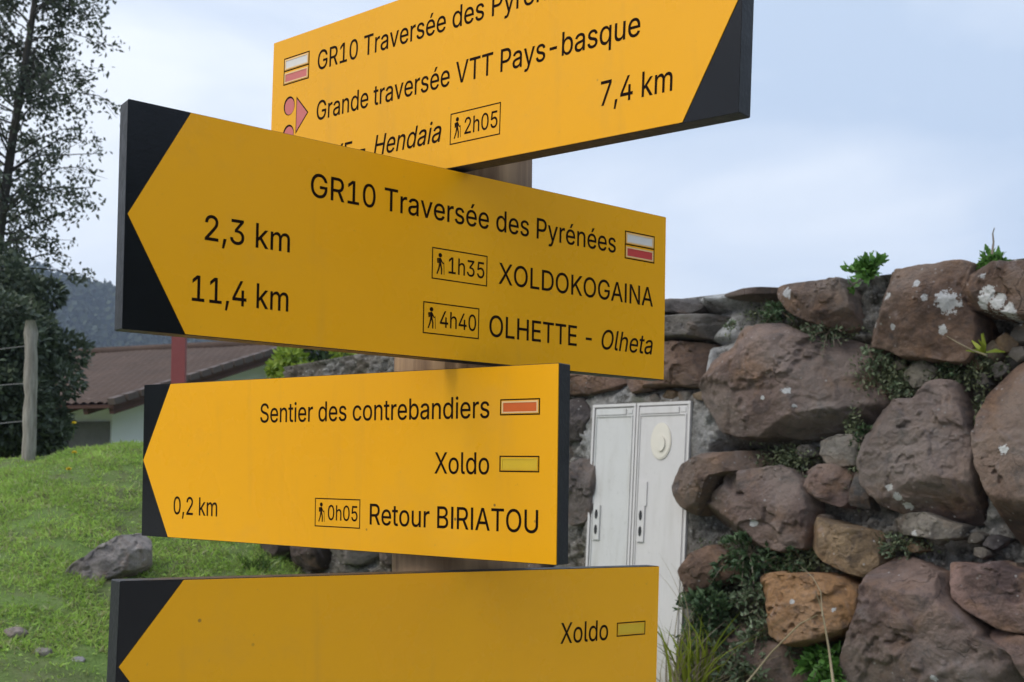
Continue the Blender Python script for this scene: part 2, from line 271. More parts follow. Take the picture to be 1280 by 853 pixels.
'Y':(472,['225 0 203 0 203 69 203 139 203 208 141 308 79 409 16 509 41 509 66 509 91 509 125 454 159 399 192 344 203 326 213 309 222 292 231 275 240 255 250 230 241 230 232 230 224 230 233 255 242 276 251 293 260 310 270 327 280 344 314 399 347 454 381 509 406 509 430 509 455 509 393 409 330 308 268 208 268 139 268 69 268 0 247 0']),
'a':(389,['182 -9 160 -9 136 -9 114 -4 94 5 75 14 59 27 48 45 36 62 30 83 30 108 30 130 35 147 43 161 52 175 63 185 78 193 92 201 108 207 125 211 143 215 160 218 178 220 201 223 219 225 234 227 248 228 258 231 265 235 272 239 276 245 276 255 276 255 276 256 276 257 276 272 273 286 267 297 261 308 252 316 240 322 228 328 213 331 196 331 178 331 162 328 149 322 136 317 126 309 118 301 110 292 104 283 100 274 80 280 61 285 41 291 50 314 62 332 79 346 95 360 113 369 133 375 153 381 173 384 194 384 208 384 223 383 239 379 255 376 271 370 286 360 301 351 313 338 322 320 332 303 337 280 337 251 337 168 337 84 337 0 317 0 297 0 277 0 277 17 277 35 277 52 275 52 274 52 272 52 268 43 261 34 252 25 243 15 230 7 215 1 200 -5','155 45 170 45 193 45 212 50 228 59 243 68 255 79 263 93 271 107 276 122 276 138 276 155 276 173 276 190 273 187 268 184 259 182 251 180 242 178 231 176 221 174 210 172 200 171 190 170 182 169 175 168 161 166 147 163 134 159 121 154 111 148 103 139 96 131 92 119 92 105 92 92 95 81 102 72 109 63 118 57 130 52 142 48']),
'b':(424,['261 -8 229 -8 206 -8 187 -4 172 4 158 12 146 21 138 31 129 42 123 51 118 59 116 59 114 59 112 59 112 39 112 20 112 0 92 0 72 0 53 0 53 170 53 339 53 509 73 509 93 509 114 509 114 446 114 382 114 319 115 319 117 319 118 319 123 327 129 336 137 346 145 356 157 365 171 373 186 381 205 384 229 384 261 384 289 376 313 361 337 345 356 322 370 293 383 263 390 229 390 189 390 149 383 114 370 84 356 55 337 32 313 16 289 0','197 47 220 47 244 47 263 53 279 66 295 78 308 95 316 117 324 138 328 162 328 189 328 216 324 240 316 261 308 282 296 299 280 311 264 324 244 330 220 330 197 330 177 324 161 312 145 300 133 284 125 263 117 242 113 217 113 189 113 161 117 136 125 115 133 94 146 77 162 65 178 53']),
'c':(396,['226 -8 207 -8 173 -8 143 0 117 16 91 33 71 56 56 85 41 114 34 149 34 187 34 227 41 262 56 291 71 321 91 343 117 360 143 376 173 384 207 384 226 384 243 382 260 377 276 372 292 365 305 356 319 347 330 335 340 322 350 309 357 294 362 277 342 272 322 267 303 262 300 272 296 281 290 289 285 297 278 305 270 311 262 317 253 322 242 325 232 328 220 330 207 330 182 330 161 323 145 310 129 297 116 280 108 258 100 237 96 213 96 187 96 162 100 139 108 117 116 96 129 79 145 66 161 53 182 46 207 46 220 46 232 48 243 52 253 55 263 60 271 66 279 72 286 80 292 89 297 97 301 107 304 117 324 112 343 107 363 102 358 85 351 70 341 56 332 43 320 31 306 21 293 12 277 4 261 -1 244 -6']),
'd':(424,['219 -8 195 -8 164 -8 136 0 111 16 87 32 68 55 55 84 41 114 34 149 34 189 34 229 41 263 55 293 69 322 88 345 112 361 136 376 164 384 196 384 219 384 238 381 253 373 268 365 279 356 287 346 296 336 302 327 306 319 308 319 309 319 311 319 311 382 311 446 311 509 331 509 351 509 372 509 372 339 372 170 372 0 352 0 332 0 313 0 313 20 313 39 313 59 311 59 309 59 307 59 302 51 295 42 287 31 278 21 267 12 252 4 238 -4','181 47 205 47 227 47 247 53 263 65 279 77 291 94 299 115 308 136 312 161 312 189 312 217 308 242 300 263 292 284 279 300 263 312 247 324 228 330 205 330 181 330 161 324 145 311 129 299 116 282 108 261 100 240 96 216 96 189 96 162 100 138 109 117 117 95 129 78 145 66 161 53']),
'e':(404,['238 -8 212 -8 175 -8 143 0 117 16 90 33 70 56 56 85 41 114 34 148 34 187 34 226 41 260 55 290 69 319 89 343 115 359 141 376 171 384 205 384 226 384 246 381 266 374 285 367 303 356 319 341 335 326 348 306 357 282 366 258 371 228 371 194 371 186 371 178 371 169 272 169 174 169 75 169 75 187 75 204 75 221 163 221 250 221 338 221 329 215 319 208 310 202 310 227 306 249 298 269 290 288 278 303 263 314 247 325 228 330 205 330 182 330 163 325 146 313 130 302 118 288 109 270 100 251 96 232 96 211 96 200 96 189 96 178 96 150 101 126 110 106 120 87 134 72 151 61 168 51 189 46 212 46 228 46 241 48 254 53 266 57 277 64 285 73 294 82 301 93 306 105 325 101 345 96 365 91 359 71 349 54 335 39 321 24 303 13 283 4 262 -4']),
'h':(410,['114 249 114 227 114 151 114 76 114 0 93 0 73 0 53 0 53 170 53 339 53 509 73 509 93 509 114 509 114 435 114 361 114 287 110 287 106 287 102 287 114 322 131 347 152 362 174 377 199 384 227 384 253 384 276 379 295 369 315 358 330 342 341 321 352 299 357 273 357 240 357 160 357 80 357 0 337 0 316 0 296 0 296 78 296 157 296 235 296 265 288 288 273 304 258 321 237 329 210 329 192 329 175 325 161 317 146 309 135 298 126 283 118 267']),
'i':(167,['73 0 53 0 53 126 53 253 53 379 73 379 93 379 114 379 114 253 114 126 114 0 93 0','95 443 84 443 72 443 62 447 54 455 45 462 41 472 41 483 41 494 45 504 54 512 62 520 72 524 84 524 95 524 106 520 114 512 122 504 126 494 126 483 126 472 122 462 114 455 106 447']),
'k':(381,['132 158 110 137 110 162 110 187 110 212 113 212 117 212 121 212 175 268 230 323 284 379 310 379 335 379 360 379 301 319 243 259 184 199 182 199 179 199 177 199 155 178','73 0 53 0 53 170 53 339 53 509 73 509 93 509 114 509 114 339 114 170 114 0 93 0','320 0 294 0 245 62 197 124 148 186 162 200 177 214 191 229 252 152 312 76 372 0 346 0']),
'l':(189,['147 -2 139 -2 110 -2 88 5 74 20 60 35 53 57 53 84 53 226 53 367 53 509 73 509 93 509 114 509 114 372 114 235 114 99 114 81 116 69 120 62 125 55 133 52 146 52 152 52 157 52 160 53 164 53 167 54 170 54 173 37 177 20 181 3 175 1 169 0 162 -1 154 -2']),
'm':(610,['73 0 53 0 53 126 53 253 53 379 72 379 92 379 112 379 112 351 112 323 112 295 111 295 109 295 108 295 113 316 121 332 132 346 144 359 157 369 172 376 187 383 203 386 219 386 247 386 270 378 287 361 305 344 316 322 321 295 318 295 315 295 312 295 317 313 325 329 337 343 349 357 364 367 381 375 398 382 416 386 437 386 459 386 479 381 497 372 515 362 530 348 541 328 551 309 557 285 557 255 557 170 557 85 557 0 536 0 516 0 496 0 496 85 496 169 496 254 496 281 488 301 473 313 457 325 439 330 419 330 402 330 387 327 374 320 362 313 352 303 345 290 339 278 335 263 335 247 335 165 335 82 335 0 315 0 295 0 274 0 274 87 274 173 274 260 274 281 267 298 253 311 239 324 221 330 199 330 185 330 171 327 158 320 144 313 134 303 126 289 118 276 114 258 114 238 114 159 114 79 114 0 93 0']),
'n':(410,['114 249 114 227 114 151 114 76 114 0 93 0 73 0 53 0 53 126 53 253 53 379 72 379 92 379 112 379 112 349 112 318 112 287 109 287 106 287 102 287 114 322 131 347 152 362 174 377 199 384 227 384 253 384 276 379 295 369 314 358 330 342 341 321 352 299 357 273 357 240 357 160 357 80 357 0 337 0 316 0 296 0 296 78 296 157 296 235 296 265 288 288 273 304 258 321 237 329 210 329 192 329 175 325 161 317 146 309 135 298 126 283 118 267']),
'o':(415,['242 -8 207 -8 173 -8 143 0 117 16 91 33 71 56 56 85 41 114 34 149 34 187 34 227 41 262 56 291 71 321 91 343 117 360 143 376 173 384 207 384 242 384 273 376 299 360 325 343 345 321 359 291 374 262 381 227 381 187 381 149 374 114 359 85 345 56 325 33 299 16 273 0','182 46 207 46 233 46 254 53 270 66 287 79 299 96 307 117 315 139 319 162 319 187 319 213 315 236 307 258 299 280 287 297 270 310 254 323 233 330 207 330 182 330 161 323 145 310 129 297 116 280 108 258 100 237 96 213 96 187 96 162 100 139 108 117 116 96 129 79 145 66 161 53']),
'q':(424,['372 31 372 -143 351 -143 331 -143 311 -143 311 -76 311 -8 311 59 309 59 308 59 306 59 302 51 295 42 287 31 278 21 267 12 252 4 238 -4 219 -8 195 -8 164 -8 136 0 111 16 87 32 68 55 55 84 41 114 34 149 34 189 34 229 41 263 55 293 69 322 88 345 112 361 136 376 164 384 196 384 219 384 238 381 253 373 268 365 279 356 287 346 296 336 302 327 307 319 309 319 311 319 313 319 313 339 313 359 313 379 332 379 352 379 372 379 372 205','181 47 205 47 227 47 247 53 263 65 279 77 291 94 299 115 308 136 312 161 312 189 312 217 308 242 300 263 292 284 279 300 263 312 247 324 228 330 205 330 181 330 161 324 145 311 129 299 116 282 108 261 100 240 96 216 96 189 96 162 100 138 109 117 117 95 129 78 145 66 161 53']),
'r':(259,['73 0 53 0 53 126 53 253 53 379 72 379 92 379 112 379 112 360 112 340 112 321 113 321 114 321 115 321 122 340 135 355 152 367 170 379 190 385 213 385 218 385 223 385 229 384 235 384 240 384 243 384 243 363 243 343 243 322 242 323 237 323 230 324 223 325 215 326 207 326 189 326 173 322 159 315 145 307 134 297 126 284 118 270 114 255 114 237 114 158 114 79 114 0 93 0']),
's':(365,['211 -8 182 -8 156 -8 133 -4 112 3 92 11 75 23 62 38 49 53 40 72 36 94 55 98 74 102 94 107 99 86 109 70 124 60 139 50 158 45 181 45 208 45 229 51 244 62 260 74 268 87 268 103 268 116 263 127 254 136 245 144 231 151 212 155 191 160 170 165 149 170 115 178 89 191 72 208 55 225 47 247 47 274 47 296 53 315 65 332 77 348 94 361 115 370 136 380 160 384 187 384 213 384 235 380 254 372 272 365 287 353 299 339 310 325 319 309 324 290 305 286 287 281 268 277 263 292 255 304 243 316 230 327 212 333 187 333 165 333 146 327 131 317 116 306 109 293 109 277 109 263 114 252 124 243 134 235 150 228 172 223 191 218 210 214 229 209 264 201 290 188 306 171 323 154 331 133 331 107 331 84 325 64 312 47 300 30 282 16 260 6 237 -3']),
't':(227,['138 379 204 379 204 362 204 344 204 327 138 327 72 327 6 327 6 344 6 362 6 379 72 379','65 345 65 471 85 471 106 471 126 471 126 347 126 222 126 98 126 81 129 69 136 61 143 54 154 50 170 50 174 50 179 50 185 51 191 52 197 53 202 54 206 36 209 19 213 2 207 0 200 -2 192 -3 184 -4 176 -4 168 -4 136 -4 110 4 92 21 74 38 65 62 65 93 65 219']),
'u':(410,['211 -5 182 -5 157 -5 134 0 115 11 95 21 80 37 69 59 58 80 53 107 53 139 53 219 53 299 53 379 73 379 93 379 114 379 114 301 114 222 114 144 114 114 121 91 137 75 152 58 173 50 200 50 218 50 235 54 249 62 264 70 275 81 283 97 292 112 296 131 296 153 296 228 296 304 296 379 316 379 337 379 357 379 357 253 357 126 357 0 337 0 318 0 298 0 298 31 298 61 298 92 301 92 304 92 307 92 295 57 279 32 257 17 235 2']),
'v':(389,['184 0 163 0 114 126 66 253 17 379 40 379 62 379 84 379 111 305 138 230 165 155 174 132 181 110 187 87 193 64 199 42 206 21 198 21 191 21 184 21 191 42 197 64 203 87 209 110 216 132 224 155 251 230 278 305 305 379 327 379 349 379 371 379 323 253 275 126 226 0 205 0']),
'y':(389,['51 -140 47 -139 52 -121 57 -103 61 -86 65 -86 68 -87 71 -87 83 -90 94 -91 104 -89 114 -87 122 -82 130 -74 138 -66 145 -53 151 -36 155 -24 159 -13 163 -1 114 126 66 252 17 379 40 379 62 379 84 379 111 305 138 230 165 155 174 132 181 109 187 87 193 64 199 42 206 21 198 21 191 21 184 21 190 42 196 64 202 87 209 110 216 132 224 155 251 230 278 305 305 379 327 379 349 379 371 379 316 234 260 88 204 -58 196 -78 187 -94 177 -107 166 -120 153 -129 139 -136 125 -142 109 -145 91 -145 81 -145 72 -144 65 -143 57 -142']),
'é':(404,['238 -8 212 -8 175 -8 143 0 117 16 90 33 70 56 56 85 41 114 34 148 34 187 34 226 41 260 55 290 69 319 89 343 115 359 141 376 171 384 205 384 226 384 246 381 266 374 285 367 303 356 319 341 335 326 348 306 357 282 366 258 371 228 371 194 371 186 371 178 371 169 272 169 174 169 75 169 75 187 75 204 75 221 163 221 250 221 338 221 329 215 319 208 310 202 310 227 306 249 298 269 290 288 278 303 263 314 247 325 228 330 205 330 182 330 163 325 146 313 130 302 118 288 109 270 100 251 96 232 96 211 96 200 96 189 96 178 96 150 101 126 110 106 120 87 134 72 151 61 168 51 189 46 212 46 228 46 241 48 254 53 266 57 277 64 285 73 294 82 301 93 306 105 325 101 345 96 365 91 359 71 349 54 335 39 321 24 303 13 283 4 262 -4','194 429 177 429 193 462 209 496 225 529 247 529 270 529 293 529 271 496 249 462 227 429 210 429'])}

# ------------------------------------------------------------------ terrain
WO = np.array([.787, 5.2, EYE]); WA = np.array([.7325, -.6807, 0]); WA /= np.linalg.norm(WA)
WNH = np.array([WA[1], -WA[0], 0]); BAT = .06
WN = WNH + np.array([0, 0, BAT]); WN /= np.linalg.norm(WN); WW = np.cross(WN, WA); WW = WW if WW[2] > 0 else -WW
def wall_pt(s, w, h): return WO + WA*s + WW*w + WN*h
def wall_hit(px, py, off=.05):
    d = ray(px, py); t = ((WO + WN*off - EYEV)@WN)/(d@WN); P = EYEV + d*t - WO
    return float(P@WA), float(P@WW)
def smax(a, b, k): return .5*(a + b + np.sqrt((a-b)**2 + k*k))
def ground_z(x, y):
    x = np.asarray(x, float); y = np.asarray(y, float)
    ramp = .29*smax(y-2.76, 0, .5)
    crest = .29*(9.0-2.76) - .2*smax(y-9.0, 0, .3)
    z = -1.6 + np.minimum(ramp, np.maximum(crest, .55))
    side = .2*smax(x+3.0, 0, .4) + .19*smax(-3.35-x, 0, .3) - .045*np.exp(-((x+2.9)/.7)**2)
    z = np.maximum(z - np.minimum(side, 1.5), -1.62)
    dw = np.abs((x-WO[0])*WNH[0] + (y-WO[1])*WNH[1]); sw = (x-WO[0])*WA[0] + (y-WO[1])*WA[1]
    berm = np.where((sw > -3.3), -1.02 - .55*dw - .22*np.maximum(sw, 0), -9)
    z = smax(z, np.maximum(berm, -1.7), .08)
    far = np.clip((y-16)/30, 0, 1); z = z*(1-far) - 1.3*far
    return z + EYE
def ground_hit(px, py):
    d = ray(px, py)
    for t in np.arange(1.5, 14, .01):
        P = EYEV + d*t
        if P[2] <= ground_z(P[0], P[1]): return P
    return EYEV + d*9
def axis(lo, a, b, hi, fine, coarse):
    return np.concatenate([np.linspace(lo, a, coarse)[:-1], np.arange(a, b, fine), np.linspace(b, hi, coarse)])
gx = axis(-1500, -8, 6, 1500, .06, 24); gy = axis(-1500, .5, 14, 1500, .06, 24)
GX, GY = np.meshgrid(gx, gy); P = np.stack([GX.ravel(), GY.ravel(), np.zeros(GX.size)], 1)
GZ = ground_z(P[:, 0], P[:, 1]); near = np.exp(-np.maximum(0, np.hypot(P[:, 0]+2, P[:, 1]-6)-8)/4)
lane = np.clip((P[:, 1]-2.2)/1.2, 0.05, 1)
P[:, 2] = GZ + near*lane*(.05*fbm(P*1.7, 3, 4) + .02*fbm(P*7, 8, 2))
nx, ny = len(gx), len(gy); ii = np.arange(nx*ny).reshape(ny, nx)
F = np.stack([ii[:-1, :-1].ravel(), ii[:-1, 1:].ravel(), ii[1:, 1:].ravel(), ii[1:, :-1].ravel()], 1)
m = NT('ground_soil'); v = m.coord()
soil = m.mix(m.ramp(m.noise(v, 9, 8, .65), [(.35, 0), (.65, 1)]), (.045, .036, .022), (.12, .10, .065))
green = m.mix(m.noise(v, 5, 6), (.08, .14, .025), (.15, .23, .05))
geo = m.n('ShaderNodeNewGeometry'); sx = m.n('ShaderNodeSeparateXYZ'); m.l(geo.outputs['Position'], sx.inputs[0])
mask = m.ramp(m.math('ADD', m.math('MULTIPLY', sx.outputs['Y'], .2), m.math('MULTIPLY', m.noise(v, 2.2, 5), .35)), [(.5, 0), (.8, 1)])
grav = m.mix(m.ramp(m.voro(v, 60), [(.1, 0), (.6, 1)]), (.26, .245, .225), (.46, .44, .41))
patch = m.ramp(m.noise(v, 2.7, 5, .6), [(.3, .85), (.55, .25)])
m.set(Base_Color=m.mix(mask, grav, m.mix(patch, green, soil)), Roughness=.95, Specular_IOR_Level=.15); m.bump(m.noise(v, 60, 6), .7, .02)
tag(obj('ground', P, F, m.m), kind='structure')

# wooded hills in view, carried on as an added unseen ring
def hill_elev(az):                           # height of the skyline over the eye (tangent) by compass angle, 0 = view direction, positive to the left
    return np.interp(np.degrees(az), [-180, -140, -90, -45, -20, 5, 16, 24, 32, 60, 100, 140, 180], [.19, .27, .32, .25, .10, .10, .142, .166, .172, .15, .13, .14, .19])  # skyline out of view added, raised on the right to darken sign reflections
az = np.radians(np.concatenate([np.arange(-180, 8, 1.0), np.arange(8, 36, .09), np.arange(36, 180.5, 1.0)])); rad = np.linspace(380, 950, 40); AZ, RD = np.meshgrid(az, rad)
prof = np.clip((RD-380)/320, 0, 1); prof = prof*prof*(3-2*prof)*np.clip((1100-RD)/250, 0, 1)
HP = np.stack([(-np.sin(AZ)*RD).ravel(), (np.cos(AZ)*RD).ravel(), np.zeros(AZ.size)], 1)
def hill_z(P, pr, a): return pr*(hill_elev(a)*700 - 8 + 7*fbm(P*np.array([.02, .02, 0]), 5, 4)) - 3
HP[:, 2] = hill_z(HP, prof.ravel(), AZ.ravel()) + prof.ravel()*4*fbm(HP*np.array([.12, .12, 0]), 6, 3)
ii = np.arange(AZ.size).reshape(AZ.shape); HF = np.stack([ii[:-1, :-1].ravel(), ii[1:, :-1].ravel(), ii[1:, 1:].ravel(), ii[:-1, 1:].ravel()], 1)
m = NT('hill_ground'); v = m.coord(); m.set(Base_Color=m.mix(m.noise(v, .05, 8, .7), (.022, .032, .016), (.065, .08, .04)), Roughness=1, Specular_IOR_Level=0)
tag(obj('hills', HP, HF, m.m), kind='structure')
rng = np.random.default_rng(4); n = 9000; a_ = np.radians(rng.uniform(9, 34, n)); r_ = rng.uniform(470, 720, n); pr = np.clip((r_-380)/320, 0, 1); pr = pr*pr*(3-2*pr)
TP = np.stack([-np.sin(a_)*r_, np.cos(a_)*r_, np.zeros(n)], 1); TP[:, 2] = hill_z(TP, pr, a_)
Pq = np.repeat(TP, 10, 0) + rng.normal(size=(n*10, 3))*np.array([2.6, 2.6, 2.8]) + np.array([0, 0, 4.5])
V, F = leaves(Pq, rng.normal(size=Pq.shape), 3.6, 3.0, rng, .2, 1)
tag(obj('forest', V, F, leafmat('forest_leaf', (.022, .032, .016), (.065, .08, .04), .1, .9)), kind='stuff')

# ------------------------------------------------------------------ stone wall
S_L, S_R, W_B = -3.25, 3.4, -1.75
def wall_top(s): return np.where(np.asarray(s) > -.2, .835, .835 - (-.2-np.asarray(s))*.048)
wall = empty('stone_wall', (WO[0], WO[1], 0))
tag(wall, 'tall retaining wall of rough purple brown stones set in grey mortar with plants in its joints', 'wall')

# (outline pixels in the photograph, bulge depth, colour, tilt along / up the wall)
PUR, BRN, TAN, ORG, GRY, PNK, DRK = (.150, .108, .092), (.155, .102, .074), (.25, .18, .108), (.28, .16, .075), (.20, .185, .16), (.205, .14, .122), (.085, .064, .054)
def z1(*p): return [(820+x/2.752, 270+y/2.752) for x, y in p]
def z2(*p): return [(820+x/2.783, 560+y/2.783) for x, y in p]
STONES = [
 (z1((310,385),(440,378),(520,418),(640,425),(690,440),(720,540),(770,640),(690,740),(560,752),(400,765),(300,762),(232,738),(180,645),(172,590),(215,500),(285,465)), .20, PUR, (.10, .05)),
 (z1((678,262),(720,205),(800,165),(930,145),(1065,148),(1105,172),(1092,240),(1080,300),(1112,345),(1112,425),(1065,492),(990,497),(880,487),(800,462),(710,447),(680,380)), .20, BRN, (.12, .08)),
 (z1((425,225),(475,192),(560,192),(640,208),(662,270),(672,370),(630,392),(540,372),(460,332),(415,262)), .16, BRN, (.0, .1)),
 (z1((225,250),(300,222),(420,205),(424,232),(402,262),(330,277),(232,277)), .12, PUR, (0, 0)),
 (z1((-90,350),(100,342),(288,334),(288,400),(160,414),(-90,424)), .13, (.135, .125, .115), (0, .1)),
 (z1((-120,310),(35,282),(152,260),(125,312),(98,332),(-120,342)), .10, (.10, .09, .085), (0, .1)),
 (z1((-130,438),(60,430),(192,440),(187,562),(160,582),(-130,588)), .11, BRN, (0, 0)),
 (z1((1032,302),(1110,210),(1180,168),(1290,163),(1430,172),(1460,340),(1270,352),(1110,330)), .18, BRN, (.05, .15)),
 ([(1084,520),(1125,503),(1148,500),(1168,476),(1196,479),(1208,515),(1216,545),(1223,600),(1216,652),(1185,651),(1130,638),(1108,630),(1084,606),(1078,570)], .19, PUR, (.08, 0)),
 ([(1238,492),(1280,450),(1345,436),(1365,600),(1335,695),(1282,692),(1262,662),(1240,612),(1224,560),(1226,520)], .20, BRN, (.2, 0)),
 ([(847,608),(857,581),(890,569),(925,564),(957,560),(964,575),(930,590),(906,597),(893,617),(873,645),(855,630)], .21, BRN, (-.2, -.1)),
 (z2((138,240),(240,138),(270,93),(360,78),(430,68),(480,93),(525,150),(545,220),(522,352),(440,363),(370,342),(300,332),(190,292)), .16, PUR, (-.1, .1)),
 (z2((490,90),(560,58),(640,58),(672,90),(667,185),(640,208),(560,175),(505,140)), .12, PNK, (0, .1)),
 (z2((523,260),(560,238),(640,263),(740,288),(772,310),(772,400),(740,452),(690,442),(600,397),(536,342)), .15, TAN, (-.1, .05)),
 (z2((343,500),(368,455),(440,433),(560,438),(650,448),(712,490),(728,560),(702,622),(620,662),(520,688),(430,643),(363,582)), .24, ORG, (-.1, .0)),
 (z2((828,378),(900,398),(1000,448),(1040,528),(1112,598),(1152,658),(1232,698),(1272,780),(1302,930),(1200,1050),(560,1050),(648,790),(700,655),(733,560),(760,450)), .24, PUR, (.0, .1)),
 (z2((1028,400),(1130,410),(1200,398),(1300,430),(1410,440),(1420,640),(1280,642),(1200,627),(1112,577),(1048,522)), .17, PNK, (.05, .1)),
 (z2((86,430),(130,368),(200,338),(262,380),(292,440),(200,482),(118,502)), .15, BRN, (-.1, 0)),
 (z2((170,640),(260,600),(330,640),(450,690),(560,700),(636,700),(560,1000),(90,1000),(140,780)), .10, PUR, (0, .25)),
 (z2((808,262),(850,225),(940,223),(1010,253),(1072,270),(1062,312),(980,322),(880,302),(818,302)), .12, GRY, (0, 0)),
 (z1((700,530),(740,500),(822,510),(842,580),(802,642),(758,622)), .02, DRK, (0, 0)),
 (z1((553,772),(620,752),(722,752),(717,850),(600,872),(558,822)), .09, GRY, (0, 0)),
 (z2((668,90),(730,60),(745,150),(735,215),(665,200)), .08, (.11, .105, .10), (0, 0)),
 (z2((1145,640),(1220,630),(1320,660),(1420,660),(1420,900),(1300,860),(1250,720)), .13, PNK, (0, 0)),
 (z1((850,490),(900,485),(960,520),(940,580),(880,590),(845,560)), .08, (.16, .15, .12), (0, 0)),
 ([(700,578),(738,556),(741,600),(735,650),(700,655)], .09, (.15, .125, .115), (0, 0)),
 ([(690,467),(762,469),(770,474),(760,485),(735,493),(690,492)], .09, BRN, (0, 0)),
 ([(772,470),(812,473),(807,487),(785,491)], .07, PUR, (0, 0)),
 ([(688,500),(722,497),(733,520),(716,548),(688,550)], .07, (.11, .095, .09), (0, 0)),
]
for k, (cx, cy, rx, ry, col) in enumerate([   # small rubble in the joints
 (1272,415,17,13,GRY),(1252,428,14,12,TAN),(1268,440,12,9,GRY),(1236,440,12,13,(.17,.14,.10)),(1246,462,11,12,GRY),(1225,475,9,9,GRY),(1216,455,9,10,TAN),
 (1166,672,16,10,GRY),(1192,668,14,9,(.17,.16,.14)),(1215,672,13,11,GRY),(1238,676,14,10,(.14,.13,.13)),(1222,690,12,9,GRY),(1138,685,13,9,TAN),(1110,678,10,8,GRY),
 (830,492,13,7,TAN),(850,493,12,7,GRY),(870,494,11,7,TAN),(812,497,9,6,GRY),(1143,463,13,11,GRY),(1118,455,10,8,(.15,.13,.10)),(1263,710,10,8,GRY),(1022,648,12,9,(.16,.14,.12)),
 (1002,632,9,7,GRY),(1000,562,14,10,(.13,.12,.10)),(970,600,9,7,TAN)]):
    r0 = random.Random(k); STONES.append(([(cx+rx*(1+r0.uniform(-.35, .35))*math.cos(a), cy+ry*(1+r0.uniform(-.35, .35))*math.sin(a)) for a in np.arange(r0.uniform(0, .6), 6.2, 1.15)], .05, tuple(c_*.75 for c_ in col), (r0.uniform(-.3, .3), r0.uniform(-.3, .3))))
LICHEN = [(1185,377,14,.55),(1176,411,5.5,.75),(1235,368,11,1),(1246,378,12,1),(1260,387,10,1),(1228,380,7,1),(1109,370,5.5,.6),(1148,356,5,.5),(985,489,5,.7),(993,508,3,.55),(1112,609,5,1),(1119,621,5.5,1),(1128,631,5,1),
          (938,654,5,.95),(1258,563,5.5,1),(977,364,6.5,.4),(1174,847,4,.9),(1135,667,5,.95),(955,498,3,.6),(1076,399,4,.45),(1115,409,4,.45),(1160,374,4,.4),(1000,752,3,.6),(1046,762,3,.5),(1230,345,4,.35)]
LP = []
for px, py, r, k in LICHEN:
    s, w = wall_hit(px, py, .16); s1, w1 = wall_hit(px+r, py, .16); s2, w2 = wall_hit(px, py+r, .16)
    LP.append((s, w, abs(s1-s), abs(w2-w), k))
m = NT('rock'); v = m.coord(); oi = m.n('ShaderNodeObjectInfo')
n1 = m.noise(v, 2.6, 8, .62); n2 = m.noise(v, 11, 8, .65, .6); n3 = m.noise(v, 70, 5, .7); n4 = m.noise(v, 5.5, 6, .6, .8)
c = m.mix(m.ramp(n1, [(.36, 0), (.64, 1)]), (.42, .41, .42), (1.55, 1.45, 1.36)); c = m.mix(1.0, c, oi.outputs['Color'], 'MULTIPLY')
c = m.mix(m.ramp(n4, [(.52, 0), (.70, .62)]), c, (.24, .135, .075))          # rusty patches
c = m.mix(m.ramp(n2, [(.56, 0), (.72, .5)]), c, (.24, .20, .19))            # pale weathering
c = m.mix(m.ramp(n2, [(.30, .8), (.47, 0)]), c, (.05, .040, .038))          # dark crust
c = m.mix(m.ramp(n3, [(.3, .45), (.5, 0)]), c, (.05, .04, .04))
spk = m.math('MULTIPLY', m.ramp(m.voro(v, 26), [(.09, 1), (.15, 0)]), m.ramp(m.noise(v, 3.2, 3), [(.5, 0), (.6, 1)]))
c = m.mix(m.math('MULTIPLY', spk, .6), c, (.42, .40, .38))
vd = m.n('ShaderNodeVectorMath', operation='ADD'); nzc = m.n('ShaderNodeTexNoise'); nzc.inputs['Scale'].default_value = 6; nzc.inputs['Detail'].default_value = 5; m.l(v, nzc.inputs['Vector'])
sc_ = m.n('ShaderNodeVectorMath', operation='SCALE'); sc_.inputs['Scale'].default_value = .35; m.l(nzc.outputs['Color'], sc_.inputs[0]); m.l(v, vd.inputs[0]); m.l(sc_.outputs[0], vd.inputs[1])
crk = m.math('MULTIPLY', m.ramp(m.voro(vd.outputs[0], 4.2, 'DISTANCE_TO_EDGE'), [(.002, 1), (.013, 0)]), m.ramp(m.noise(v, 1.9, 3), [(.56, 0), (.66, .7)]))
c = m.mix(m.math('MULTIPLY', crk, .6), c, (.03, .025, .022))
low = m.ramp(m.noise(v, 1.3, 4), [(.45, 0), (.62, .55)]); c = m.mix(low, c, (.16, .15, .135))
at_ = m.n('ShaderNodeAttribute', attribute_name='lichen'); lk = m.n('ShaderNodeAttribute', attribute_name='lichen_white')
lf = m.ramp(m.math('ADD', at_.outputs['Fac'], m.math('MULTIPLY', m.math('SUBTRACT', m.noise(v, 42, 6, .75), .5), 2.4)), [(.52, 0), (.60, 1)])
lc = m.mix(lk.outputs['Fac'], (.27, .27, .28), (.72, .71, .68)); lc = m.mix(m.math('MULTIPLY', m.noise(v, 90, 3), .5), lc, (.2, .2, .2))
c = m.mix(m.math('MULTIPLY', lf, .92), c, lc)
m.set(Base_Color=c, Roughness=.88, Specular_IOR_Level=.25)
m.bump(m.math('SUBTRACT', m.math('ADD', m.math('MULTIPLY', m.noise(v, 42, 9, .75, .3), .7), m.math('MULTIPLY', n3, .5)), crk), .9, .02)
ROCK = m.m
